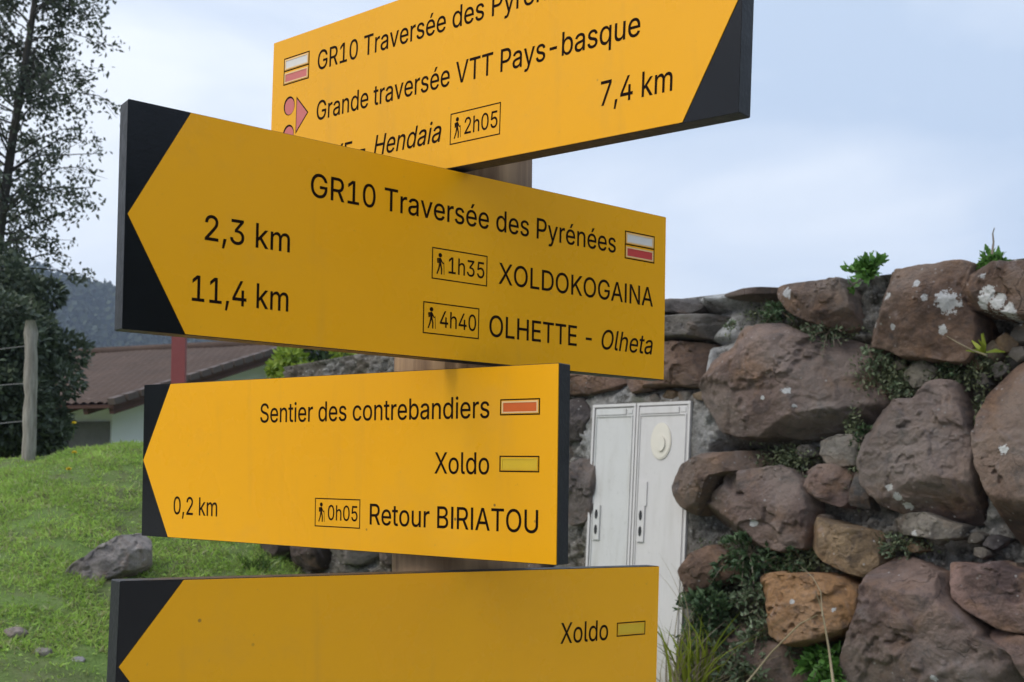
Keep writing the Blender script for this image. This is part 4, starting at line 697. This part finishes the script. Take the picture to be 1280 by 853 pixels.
house = empty('farmhouse', (A + d1*ln/2 + d2*half - up*2.8)); tag(house, 'old farmhouse with a low brown tiled roof and white gable below the grass bank', 'house')
def roof_slab(name, o0, du, dv, lu, lv, nrm):
    nu, nv = int(lu/.055), int(lv/.12); U, Vv = np.meshgrid(np.linspace(0, lu, nu), np.linspace(0, lv, nv))
    hh = .045*np.abs(np.sin(U*math.pi/.22)) + .035*((-Vv/.36) % 1) + .03*fbm(np.stack([U.ravel()*.8, Vv.ravel()*.8, U.ravel()*0], 1), 8, 3).reshape(U.shape)
    V = o0 + U.ravel()[:, None]*du + Vv.ravel()[:, None]*dv + hh.ravel()[:, None]*nrm; ii = np.arange(U.size).reshape(U.shape)
    F = np.stack([ii[:-1, :-1].ravel(), ii[:-1, 1:].ravel(), ii[1:, 1:].ravel(), ii[1:, :-1].ravel()], 1)
    return V, F
V, F = roof_slab('roof', A, d1, sl, ln, sln, rn); Bp = A + d2*half*2; sl2 = (-d2*half + up*rise)/sln; rn2 = np.cross(sl2, d1); rn2 = rn2 if rn2[2] > 0 else -rn2
V2, F2 = roof_slab('roof', Bp, d1, sl2, ln, sln, rn2); Vr, Fr = catVF([(V, F), (V2, F2)])
rt = MB(); rt.tube([A + sl*sln + up*.06 + d1*k for k in np.linspace(-.05, ln, 60)], .13, 8)
Vr, Fr2 = list(Vr), Fr.tolist(); nb = len(Vr)
roof = obj('roof', np.concatenate([np.array(Vr), np.array(rt.v)]), Fr2 + [[i+nb for i in f] for f in rt.f], TILE.m, house)
ver = paint('verge_timber', (.085, .035, .028), .8, .2, 3); b = MB()
def slabf(o0, du, dv, nrm): return lambda x, y, h: o0 + du*x + dv*y + nrm*h
for o0, dv, nr_ in ((A, sl, rn), (Bp, sl2, rn2)):
    ff = slabf(o0, d1, dv, nr_); b.rect(ff, .02, ln, .02, sln-.02, -.10, -.03)
    for k in np.arange(.1, ln, .7): b.rect(ff, k, k+.12, .08, sln-.1, -.24, -.10)
b.build('rafters', ver, house)
b = MB(); wt_ = paint('verge_tile_mortar', (.085, .06, .05), .9, .6, 1.5)
for k in np.arange(0, sln, .38): b.rect(slabf(A, d1, sl, rn), -.06, .13, k, k+.30, -.03, .10)
b.build('verge_tiles', wt_, roof)
ww_ = paint('whitewash', (.84, .83, .87), .9, .08, 2, .2); zb = EYE-1.6-A[2]; oh = 1.15
def hf(x, y, h): return A + d1*(oh+h) + d2*x + up*y
tl = rise/half; b = MB()
b.prism([(oh, zb), (2*half-oh, zb), (2*half-oh, oh*tl-.28), (half, rise-.28), (oh, oh*tl-.28)], hf, 0, ln-2*oh); b.build('wall', ww_, house)
b = MB(); ff = lambda x, y, h: A + d2*(oh-h) + d1*(oh+x) + up*y
b.rect(ff, .05, ln-2*oh, -1.6, -.30, .01, .05); b.build('eave_wall_shade', paint('shaded_eave_grey', (.17, .155, .15), .9, .3, 5), house)  # grey sheet over the eave-side wall, eave shade put into its colour
dd = paint('dark_door', (.03, .02, .02), .8); MB().rect(ff, 1.2, 2.6, -2.6, -.7, .051, .09).build('door', dd, house); MB().rect(ff, 4.2, 5.6, -2.2, -.7, .051, .09).build('window', dd, house)

# ------------------------------------------------------------------ poles on the bank crest
gp = at(222, 560, 11.0); gz = float(ground_z(gp[0], gp[1])); b = MB()
b.rect(lambda x, y, h: np.array([gp[0]+x, gp[1]-h, y]), -.068, .068, gz-.2, EYE+2.35, -.03, .03); b.rect(lambda x, y, h: np.array([gp[0]+x, gp[1]-h, y]), -.074, .074, EYE+2.351, EYE+2.37, -.036, .036)
tag(b.build('red_post', paint('red_paint', (.20, .035, .032), .6, .2, 8), loc=(gp[0], gp[1], gz)), 'slim dull red post rising in front of the farmhouse roof', 'post')
fence = None
fp = at(35, 557, 8.8); fz = float(ground_z(fp[0], fp[1])); topz = at(35, 401, 8.8)[2]
fence = empty('wire_fence', (fp[0], fp[1], fz)); tag(fence, 'pale weathered fence post with sagging wires on the grass crest', 'fence')
b = MB(); rg = random.Random(3); P_ = []
for k in range(14):
    t = k/13; P_.append((fp[0]+.045*math.sin(t*3)*.3+rg.uniform(-.004, .004), fp[1], fz-.2+(topz-fz+.2)*t))
b.tube(P_, [.050+rg.uniform(-.006, .006) for _ in P_[:-1]]+[.036], 12)
m = NT('weathered_fence_wood'); v = m.coord(scale=(1, 1, .12)); n1 = m.noise(v, 40, 6, .65); m.set(Base_Color=m.mix(m.ramp(n1, [(.3, 0), (.7, 1)]), (.13, .11, .085), (.36, .33, .28)), Roughness=.9); m.bump(n1, .8, .01)
b.build('post', m.m, fence, smooth=True)
wire = paint('rusty_wire', (.16, .15, .14), .6, .2, 20)
b = MB()
for z_, sag in ((.82, .10), (.55, .06), (.28, .08)):
    pts = [np.array([fp[0]+dx, fp[1]+.25*abs(dx)*(-.2), fz+(topz-fz)*z_-.10*min(0, dx)*-.2-sag*math.sin(min(1, abs(dx)/2.6)*math.pi)]) for dx in np.linspace(-2.8, 0, 15)]
    b.tube(pts, .0035, 5)
b.build('wire', wire, fence)
b = MB(); b.tube([(fp[0]-2.8, fp[1]-.14, fz-.3), (fp[0]-2.82, fp[1]-.14, topz-.05)], [.06, .05], 10); b.build('post', m.m, fence, smooth=True)

# ------------------------------------------------------------------ trees
BARK = NT('dark_bark'); v = BARK.coord(scale=(1, 1, .2)); n1 = BARK.noise(v, 12, 6, .65); BARK.set(Base_Color=BARK.mix(n1, (.02, .018, .015), (.075, .066, .055)), Roughness=.95); BARK.bump(n1, .8, .03)
rng = np.random.default_rng(11); Y0 = 14.0
tb = at(-34, 570, Y0); tb[2] = float(ground_z(tb[0], tb[1]))-.2
ctrl = [tb] + [at(x, y, Y0) for x, y in ((-14, 400), (2, 270), (18, 160), (38, 40), (52, -60), (62, -160))]
ctrl = np.array(ctrl); 
def along(t):
    f = t*(len(ctrl)-1); i = min(int(f), len(ctrl)-2); return ctrl[i]+(ctrl[i+1]-ctrl[i])*(f-i)
tall = empty('slender_tree', tb); tag(tall, 'tall slender tree with thin airy foliage against the sky', 'tree')
b = MB(); tp = [along(t) for t in np.linspace(0, 1, 26)]; b.tube(tp, list(np.linspace(.085, .016, 26)), 9)
LPs, LDs = [], []
for k in range(120):
    t = .24 + .76*k/120; p0 = along(t); az = rng.uniform(0, 2*np.pi); el = rng.uniform(.15, .95); ln_ = rng.uniform(.75, 1.5)*(1.12-.45*t)
    d = np.array([math.cos(az)*math.cos(el), math.sin(az)*math.cos(el), math.sin(el)]); pts = [p0]
    for j in range(5):
        d = d + rng.normal(size=3)*.16 + np.array([0, 0, -.05*j]); d /= np.linalg.norm(d); pts.append(pts[-1]+d*ln_/5)
    b.tube(pts, list(np.linspace(.020*(1.2-t), .004, 6)), 5)
    for j in range(9):
        f = rng.uniform(.25, 1)*5; i = min(int(f), 4); q0 = pts[i]+(pts[i+1]-pts[i])*(f-i); dd = d + rng.normal(size=3)*.8; dd /= np.linalg.norm(dd); tw = rng.uniform(.15, .42)
        q1 = q0 + dd*tw - np.array([0, 0, .04]); b.tube([q0, (q0+q1)/2+rng.normal(size=3)*.015, q1], [.004, .003, .002], 3)
        for c_ in range(2):
            cc = q0 + (q1-q0)*rng.uniform(.35, 1.05); nl = rng.integers(4, 11)
            LPs.append(cc + rng.normal(size=(nl, 3))*.055); LDs.append(rng.normal(size=(nl, 3)) + np.array([0, 0, -.5]))
b.build('trunk', BARK.m, tall, smooth=True)
P = np.concatenate(LPs); D = np.concatenate(LDs); V, F = leaves(P, D, rng.uniform(.05, .085, len(P)), rng.uniform(.03, .05, len(P)), rng, .3, 1)
obj('crown', V, F, leafmat('grey_green_leaf', (.05, .062, .042), (.16, .185, .125), .35), tall)

def bushy(name, label, centre, radii, nclump, nleaf, size, mat, seed, cat='tree', trunk=.09, group=None):
    rg = np.random.default_rng(seed); centre = np.array(centre); radii = np.array(radii); base = np.array([centre[0], centre[1], float(ground_z(centre[0], centre[1]))])
    root = empty(name, base); tag(root, label, cat, group); cl = []
    while len(cl) < nclump:
        u = rg.normal(size=3); u /= np.linalg.norm(u); cl.append(centre + u*radii*rg.uniform(.35, .98)**.6*(1 + .16*rg.normal()))
    b = MB(); b.tube([base-[0, 0, .2], base+[0, 0, (centre[2]-base[2])*.5], centre+[0, 0, radii[2]*.5]], [trunk, trunk*.75, trunk*.25], 8)
    Ps, Ds = [], []
    for c in cl:
        b.tube([centre-[0, 0, radii[2]*.4], (centre+c)/2+rg.normal(size=3)*.05*radii, c], [trunk*.35, trunk*.2, trunk*.06], 4)
        r = rg.uniform(.20, .42)*radii.mean(); u = rg.normal(size=(nleaf, 3)); u /= np.linalg.norm(u, axis=1)[:, None]
        Ps.append(c + u*r*rg.uniform(.3, 1.05, (nleaf, 1))**.5*np.array([1, 1, .8])); Ds.append(u + rg.normal(size=(nleaf, 3))*.6 + [0, 0, -.15])
    b.build('trunk' if cat == 'tree' else 'stem', BARK.m, root, smooth=True)
    P = np.concatenate(Ps); D = np.concatenate(Ds); V, F = leaves(P, D, rg.uniform(.7, 1.3, len(P))*size, rg.uniform(.4, .7, len(P))*size, rg, .25, 1)
    obj('crown' if cat == 'tree' else 'foliage', V, F, mat, root); return root
EVG = leafmat('evergreen_leaf', (.04, .055, .034), (.14, .17, .10), .25, .5)
bushy('evergreen_tree', 'dense dark evergreen tree behind the pale fence post', at(10, 478, 11.6), (.64, .85, .78), 60, 520, .075, EVG, 21)
bushy('evergreen_tree', 'dark bushy evergreen lowest on the slope at the foot of the slender tree', at(-30, 410, 12.4), (.85, .9, .95), 46, 480, .08, EVG, 22)
bushy('garden_shrub', 'yellow green leafy shrub beside the end of the stone wall', at(388, 470, 8.2), (.30, .25, .24), 22, 120, .06, leafmat('bright_leaf', (.14, .22, .02), (.50, .60, .10), .4), 23, 'shrub', .02)
bushy('hedge_shrub', 'dark green shrub growing behind the end of the stone wall', at(440, 468, 8.9), (.55, .4, .30), 26, 160, .07, leafmat('mid_leaf', (.02, .04, .012), (.08, .12, .035), .2), 24, 'shrub', .025)

# ------------------------------------------------------------------ bank: grass, rocks, flowers
GRASSM = leafmat('grass_blade', (.21, .37, .045), (.48, .66, .14), .45, .6)
for nd in GRASSM.node_tree.nodes:
    if nd.type == 'VALTORGB' and len(nd.color_ramp.elements) == 3:
        e = nd.color_ramp.elements; e[2].position = .94; q = e.new(.965); q.color = (.55, .50, .30, 1); q = e.new(.02); q.color = (.30, .24, .13, 1)
rng = np.random.default_rng(7); N = 420000
x = rng.uniform(-7.2, 1.2, N); y = rng.uniform(3.0, 10.4, N)
px = CX + FPX*x/y; keep = (px > -220) & (px < 900) & (rng.uniform(size=N) < np.clip(1.25-.055*(y-3)**1.0, .4, 1))
dw = (x-WO[0])*WNH[0] + (y-WO[1])*WNH[1]; sw = (x-WO[0])*WA[0] + (y-WO[1])*WA[1]
keep &= ~((sw > S_L-.05) & (dw < .02)) & ((dw > .0) | (sw < S_L))
x, y = x[keep], y[keep]; P = np.stack([x, y, x*0], 1); cl = fbm(P*1.1, 31, 3); cl2 = fbm(P*4, 32, 3)
bare = (cl2 < -.22 + .22*np.clip((6.2-P[:, 1])/1.6, 0, 1)) & (rng.uniform(size=len(x)) < .8); P = P[~bare]; cl = cl[~bare]; cl2 = cl2[~bare]
lane = np.clip((P[:, 1]-2.2)/1.2, .05, 1); P[:, 2] = ground_z(P[:, 0], P[:, 1]) + lane*(.05*fbm(np.stack([P[:, 0], P[:, 1], P[:, 0]*0], 1)*1.7, 3, 4) + .02*fbm(np.stack([P[:, 0], P[:, 1], P[:, 0]*0], 1)*7, 8, 2)) - .006
n = len(P); D = np.stack([rng.normal(size=n)*.95, rng.normal(size=n)*.95, np.full(n, .8)], 1)
Ln = .82*np.clip(.038 + .028*cl2 + .018*cl + rng.uniform(-.015, .03, n), .018, .13); V, F = leaves(P, D, Ln, rng.uniform(.0045, .010, n), rng, .35, 2)
tag(obj('grass', V, F, GRASSM), kind='stuff')

def rock(px, py, ext, D, col, label, seed, rot=0.0, group=None):
    c = ground_hit(px, py); e = 1e-2
    gn = np.array([-(ground_z(c[0]+e, c[1])-ground_z(c[0]-e, c[1]))/(2*e), -(ground_z(c[0], c[1]+e)-ground_z(c[0], c[1]-e))/(2*e), 1.0]); gn /= np.linalg.norm(gn)
    gu = np.cross(np.array([0, 1.0, 0]), gn); gu /= np.linalg.norm(gu); gv = np.cross(gn, gu); ca, sa = math.cos(rot), math.sin(rot); gu, gv = gu*ca+gv*sa, gv*ca-gu*sa
    rg = random.Random(seed); pl = [(ext[0]*math.copysign(abs(math.cos(a))**.7, math.cos(a))*rg.uniform(.8, 1.1), ext[1]*math.copysign(abs(math.sin(a))**.7, math.sin(a))*rg.uniform(.8, 1.1)) for a in np.arange(0, 6.28, .55)]
    o = stone(pl, D, col, (0, -.2), seed, None, 90, 36, lambda a, b_, h: c + gu*a + gv*b_ + gn*h, False)
    o.name = 'rock'; b0 = np.array(c); me = o.data; co = np.zeros(len(me.vertices)*3); me.vertices.foreach_get('co', co); me.vertices.foreach_set('co', (co.reshape(-1, 3)-b0).ravel()); me.update(); o.location = b0
    return tag(o, label, 'rock', group)
rc = ground_hit(132, 722); rfr = np.array([CR*.96 + np.array([0, .28, 0]), np.array([0, .35, .94]), np.array([.25, -.9, .35])])
def slab_px(px, py):
    n_ = np.cross(rfr[0], rfr[1]); d = ray(px, py); t = ((rc-EYEV)@n_)/(d@n_); q = EYEV + d*t - rc; M = np.linalg.lstsq(np.stack([rfr[0], rfr[1]], 1), q, rcond=None)[0]; return float(M[0]), float(M[1])
ro = stone([slab_px(*q) for q in ((80,735),(86,712),(104,700),(120,689),(150,672),(177,657),(186,668),(188,700),(150,722),(115,735))], .11, (.30, .27, .25), (0, -.2), 301, None, 110, 44, lambda a, b_, h: rc + rfr[0]*a + rfr[1]*b_ + rfr[2]*h, False)
ro.name = 'rock'; tag(ro, 'long grey slab of rock lying across the grass bank', 'rock')
rock(20, 795, (.055, .035), .05, (.30, .25, .22), 'small pinkish stone half sunk in the grass', 302, .6, 'loose stones on the bank')
rock(54, 820, (.05, .03), .045, (.26, .24, .20), 'small buff stone in thin grass at the foot of the bank', 303, .3, 'loose stones on the bank')
rock(97, 830, (.035, .03), .04, (.30, .29, .29), 'smallest pale grey stone in the grass beside the lowest sign', 304, .8, 'loose stones on the bank')
STEM = leafmat('flower_stem', (.06, .10, .02), (.14, .2, .05)); PET = paint('yellow_petal', (.75, .55, .02), .6, .1, 30)
def dandelion(px, py, label, tall_):
    g_ = ground_hit(px, py); root = empty('dandelion', g_); tag(root, label, 'flower', 'yellow flowers on the bank')
    t = g_ + np.array([.01, -.01, tall_]); MB().tube([g_-[0, 0, .02], (g_+t)/2+[.006, 0, 0], t], .0025, 5).build('stem', STEM, root)
    rg = np.random.default_rng(int(px)); n = 44; D = rg.normal(size=(n, 3))*[1, 1, .25] + [0, -.25, .45]; V, F = leaves(np.repeat(t[None], n, 0), D, .024, .009, rg, .1, 1); obj('flower_head', V, F, PET, root)
dandelion(92, 576, 'yellow dandelion flower on the crest below the fence post', .06)
dandelion(85, 594, 'second yellow dandelion a little further down the grass', .04)
dandelion(91, 548, 'tall stemmed yellow dandelion standing above the crest', .12)

# ------------------------------------------------------------------ plants growing from the wall
DKL = leafmat('dark_wall_leaf', (.03, .06, .022), (.13, .19, .09), .25); BRL = leafmat('fresh_wall_leaf', (.05, .13, .02), (.16, .32, .07), .3)
GGL = leafmat('grey_wall_leaf', (.07, .10, .05), (.26, .31, .19), .25); DRY = leafmat('dry_grass', (.24, .19, .11), (.46, .38, .24), .2); YGL = leafmat('yellow_green_blade', (.12, .16, .01), (.36, .40, .05), .35)
TWG = leafmat('dry_twig', (.10, .08, .055), (.26, .21, .15), .05)
def wall_plant(name, px, py, r, n, ln, wd, mat, label, seed, droop=.0, off=.08, up_=.5, sprigs=10):
    s, w = wall_hit(px, py, off); c = wall_pt(s, w, off); rg = np.random.default_rng(seed); root = empty(name, c); tag(root, label, 'plant')
    sc_ = r/FPX*float(c[1]); b = MB(); Ps, Ds = [], []
    for k in range(sprigs):
        u = WA*rg.normal() + WW*(rg.normal()*.8+up_) + WN*abs(rg.normal())*.7; u /= np.linalg.norm(u); L_ = sc_*rg.uniform(.5, 1.15)
        p0 = c - WN*.06 + WA*rg.normal()*sc_*.15; p1 = p0 + u*L_*.6; p2 = p0 + u*L_ - np.array([0, 0, droop*L_]); b.tube([p0, p1, p2], [.003, .0022, .0012], 4)
        t = rg.uniform(.3, 1.0, n//sprigs)[:, None]; q = p0 + (p1-p0)*np.minimum(t/.6, 1) + (p2-p1)*np.clip((t-.6)/.4, 0, 1)
        Ps.append(q + rg.normal(size=q.shape)*ln*.15); Ds.append(u + rg.normal(size=q.shape)*.75 + [0, 0, .2])
    b.build('stem', TWG, root); P = np.concatenate(Ps); D = np.concatenate(Ds)
    V, F = leaves(P, D, ln*rg.uniform(.6, 1.25, len(P)), wd*rg.uniform(.7, 1.2, len(P)), rg, .3, 2); obj('foliage', V, F, mat, root); return root
wall_plant('wall_fern', 1076, 343, 27, 260, .040, .021, BRL, 'fresh green leafy plant on top of the wall between two big stones', 41, .15, .10, .9, 16)
wall_plant('wall_weed', 1236, 328, 21, 200, .034, .016, BRL, 'weed with a thin dry flower stalk on the wall top', 42, .1, .10, .8, 14)
wall_plant('wall_weed', 1222, 350, 18, 240, .024, .012, DKL, 'dark trailing weed hanging below the stalked weed on the wall top', 43, .5, .13, -1.6, 16)
wall_plant('wall_weed', 962, 388, 20, 420, .020, .009, DKL, 'round dark green cushion plant left of the small top stone', 44, .1, .12, .2, 26)
wall_plant('wall_weed', 1030, 411, 34, 260, .020, .010, GGL, 'thin grey green weed along the joint under the small top stone', 45, .3, .10, -.1, 22)
wall_plant('wall_weed', 1088, 445, 26, 180, .024, .012, GGL, 'grey green weed at the corner between the two largest upper stones', 46, .4, .10, -.2, 14)
wall_plant('wall_weed', 1132, 483, 30, 360, .022, .010, GGL, 'mossy weed patch in the wide joint below the lichen spotted stone', 47, .3, .07, -.1, 26)
wall_plant('wall_weed', 1180, 455, 24, 200, .022, .010, DKL, 'small dark weed in the joint above the pointed stone', 48, .2, .07, .1, 14)
wall_plant('wall_weed', 1068, 545, 22, 300, .020, .010, DKL, 'dark green weed hanging at the lower corner of the biggest stone', 49, .4, .08, -.2, 20)
wall_plant('wall_weed', 985, 574, 22, 260, .020, .010, GGL, 'olive weed in the dark hollow under the biggest stone', 50, .3, .06, -.1, 16)
wall_plant('ivy_clump', 925, 690, 46, 520, .034, .016, DKL, 'dark leafy ivy clump under the pitted purple stone', 51, .35, .12, -.1, 30)
wall_plant('ivy_clump', 985, 703, 40, 300, .026, .012, DKL, 'dark ivy filling the joint above the rounded orange stone', 52, .3, .08, .0, 20)
wall_plant('ivy_clump', 880, 752, 42, 620, .036, .017, DKL, 'thick dark ivy clump beside the lower edge of the cabinet', 53, .25, .13, .1, 36)
wall_plant('ivy_clump', 950, 785, 46, 420, .026, .012, GGL, 'grey green ivy trailing below and left of the orange stone', 54, .45, .12, -.2, 28)
wall_plant('wall_weed', 1020, 832, 34, 300, .055, .022, BRL, 'bright green weed under the rounded orange stone', 55, .2, .16, .5, 18)
wall_plant('wall_weed', 915, 832, 44, 320, .032, .014, GGL, 'pale dusty weed spreading over the bottom stone', 56, .2, .16, .1, 26)
wall_plant('ivy_clump', 880, 800, 40, 460, .030, .014, DKL, 'dark ivy clump behind the yellow green grass blades', 59, .2, .14, .1, 28)
wall_plant('wall_weed', 935, 742, 26, 260, .024, .011, GGL, 'grey green weed between the two ivy clumps left of the orange stone', 60, .3, .12, .1, 18)
wall_plant('wall_weed', 1115, 683, 22, 160, .020, .009, GGL, 'tiny grey weed above the huge bottom stone', 57, .2, .08, .1, 12)
wall_plant('wall_weed', 905, 405, 9, 60, .018, .008, GGL, 'tiny weed on the smear of pale mortar', 58, .2, .12, .3, 6)
# moss and crumbs of growth along the joints
rg = np.random.default_rng(88); Ps, Ds = [], []
for px_, py_, rx, ry, k in [(1000,415,60,8,500),(1110,470,50,22,900),(1165,470,50,18,700),(1222,362,12,22,400),(1068,550,10,40,500),(985,575,35,14,600),(930,690,60,14,800),(1000,700,50,16,700),(935,775,60,40,1500),(1010,830,50,24,700),(880,740,25,40,600),(1125,680,40,10,300),(1225,520,8,50,300),(900,835,40,20,600),(965,395,30,10,300),(1230,455,25,18,300)]:
    q = rg.normal(size=(k, 2))*[rx*.6, ry*.6] + [px_, py_]; q = q[(q[:, 0] > 868) | (q[:, 1] < 480)]; q = q[[wall_hit(a, b_, .03)[1] < float(wall_top(wall_hit(a, b_, .03)[0]))-.03 for a, b_ in q]]; k = len(q)
    hh = rg.uniform(.0, .06, k); Ps.append(np.array([wall_pt(*wall_hit(a, b_, .03), h_) for (a, b_), h_ in zip(q, hh)])); Ds.append(rg.normal(size=(k, 3))*.8 + WN*.5 + [0, 0, .1])
P = np.concatenate(Ps); D = np.concatenate(Ds); V, F = leaves(P, D, rg.uniform(.012, .026, len(P)), rg.uniform(.006, .012, len(P)), rg, .3, 1)
tag(obj('moss', V, F, leafmat('moss_leaf', (.05, .065, .03), (.22, .24, .13), .2)), kind='stuff')

def stalk(name, pts, off, rad, mat, label, cat='dry stalk'):
    Q = []
    for (a, b_), o_ in zip(pts, off): Q.append(wall_pt(*wall_hit(a, b_, o_), o_))
    b = MB(); b.tube(Q, list(np.linspace(rad, rad*.35, len(Q))), 5); o = b.build(name, mat, loc=Q[0], smooth=True); return tag(o, label, cat)
stalk('dry_stalk', [(1042, 858), (1036, 810), (1028, 765), (1020, 740)], (.28, .29, .29, .29), .006, DRY, 'tall dry straw stalk crossing the rounded orange stone', 'dry grass')
stalk('dry_stalk', [(930, 858), (965, 815), (1000, 780), (1022, 769)], (.24, .27, .29, .30), .005, DRY, 'bent dry straw leaning from the bottom stone to the orange stone', 'dry grass')
stalk('dry_stalk', [(1028, 770), (1026, 740), (1016, 722), (1001, 708)], (.30, .30, .28, .26), .003, DRY, 'thin curled dry straw on top of the orange stone', 'dry grass')
stalk('flower_stalk', [(1240, 318), (1242, 303), (1241, 292), (1243, 285)], (.12, .12, .12, .12), .005, TWG, 'small dry seed stalk above the wall top', 'dry stalk')
stalk('dry_stalk', [(1232, 444), (1215, 438), (1196, 428), (1183, 420)], (.15, .22, .26, .27), .004, DRY, 'single dry stem across the lichen spotted stone', 'dry grass')
rg = np.random.default_rng(5)
s0, w0 = wall_hit(1229, 440, .14); P = np.repeat(wall_pt(s0, w0, .12)[None], 7, 0); D = rg.normal(size=(7, 3))*.5+[-.2, -.3, .7]
V, F = leaves(P, D, .075, .016, rg, .25, 2); tag(obj('grass_tuft', V, F, YGL, loc=P[0]), 'tiny yellow green tuft at the root of the single dry stem', 'grass tuft')
def tuft(px, py, off, n, ln, wd, mat, label, seed, spread=.35, name='grass_tuft'):
    s, w = wall_hit(px, py, off); c = wall_pt(s, w, off); rg = np.random.default_rng(seed); b = []
    V_, F_, k0 = [], [], 0
    for i in range(n):
        d = np.array([rg.normal()*spread, rg.normal()*spread-.1, 1.0]); d /= np.linalg.norm(d); L_ = ln*rg.uniform(.5, 1.15); side = np.cross(d, rg.normal(size=3)); side /= np.linalg.norm(side); bend = np.array([rg.normal(), rg.normal()-.3, -.4])*L_*.28
        p0 = c + np.array([rg.normal()*.05, rg.normal()*.04, -.02])
        for j in range(6):
            t = j/5; p = p0 + d*L_*t + bend*t*t; w_ = wd*(1-t)**.7*.5+.0004; V_ += [p-side*w_, p+side*w_]
            if j: F_.append([k0+2*j-2, k0+2*j-1, k0+2*j+1, k0+2*j])
        k0 += 12
    o = obj(name, np.array(V_), np.array(F_), mat, loc=c); return tag(o, label, 'grass tuft')
tuft(868, 850, .22, 46, .36, .014, YGL, 'clump of long yellow green grass blades at the foot of the wall', 61, .20)
tuft(842, 880, .30, 60, .42, .004, DRY, 'tangle of thin dry grass in front of the cabinet', 62, .55)
tuft(850, 800, .16, 9, .40, .004, DRY, 'few wispy dry grass stems against the white cabinet', 63, .10)
tuft(858, 862, .24, 30, .34, .012, TWG, 'brown dead grass clump beside the yellow green blades', 64, .22)
tuft(318, 708, .25, 90, .16, .008, leafmat('tall_grass_blade', (.05, .10, .015), (.16, .24, .06), .3), 'taller grass at the end of the stone wall', 65, .5)
# the blue air of the valley
hb = MB(); hb.rect(lambda x, y, h: np.array([x, y, h]), -1560, 1560, -1560, 1560, -8, 330)
m = bpy.data.materials.new('valley_haze'); m.use_nodes = True; m.node_tree.nodes.clear(); vo_ = m.node_tree.nodes.new('ShaderNodeVolumePrincipled'); om_ = m.node_tree.nodes.new('ShaderNodeOutputMaterial')
vo_.inputs['Color'].default_value = (.62, .74, .95, 1); vo_.inputs['Density'].default_value = .00045; vo_.inputs['Anisotropy'].default_value = .2; m.node_tree.links.new(vo_.outputs[0], om_.inputs['Volume'])
tag(hb.build('haze', m), kind='stuff')
for o in sc.objects:
    if '_w' in o: del o['_w']
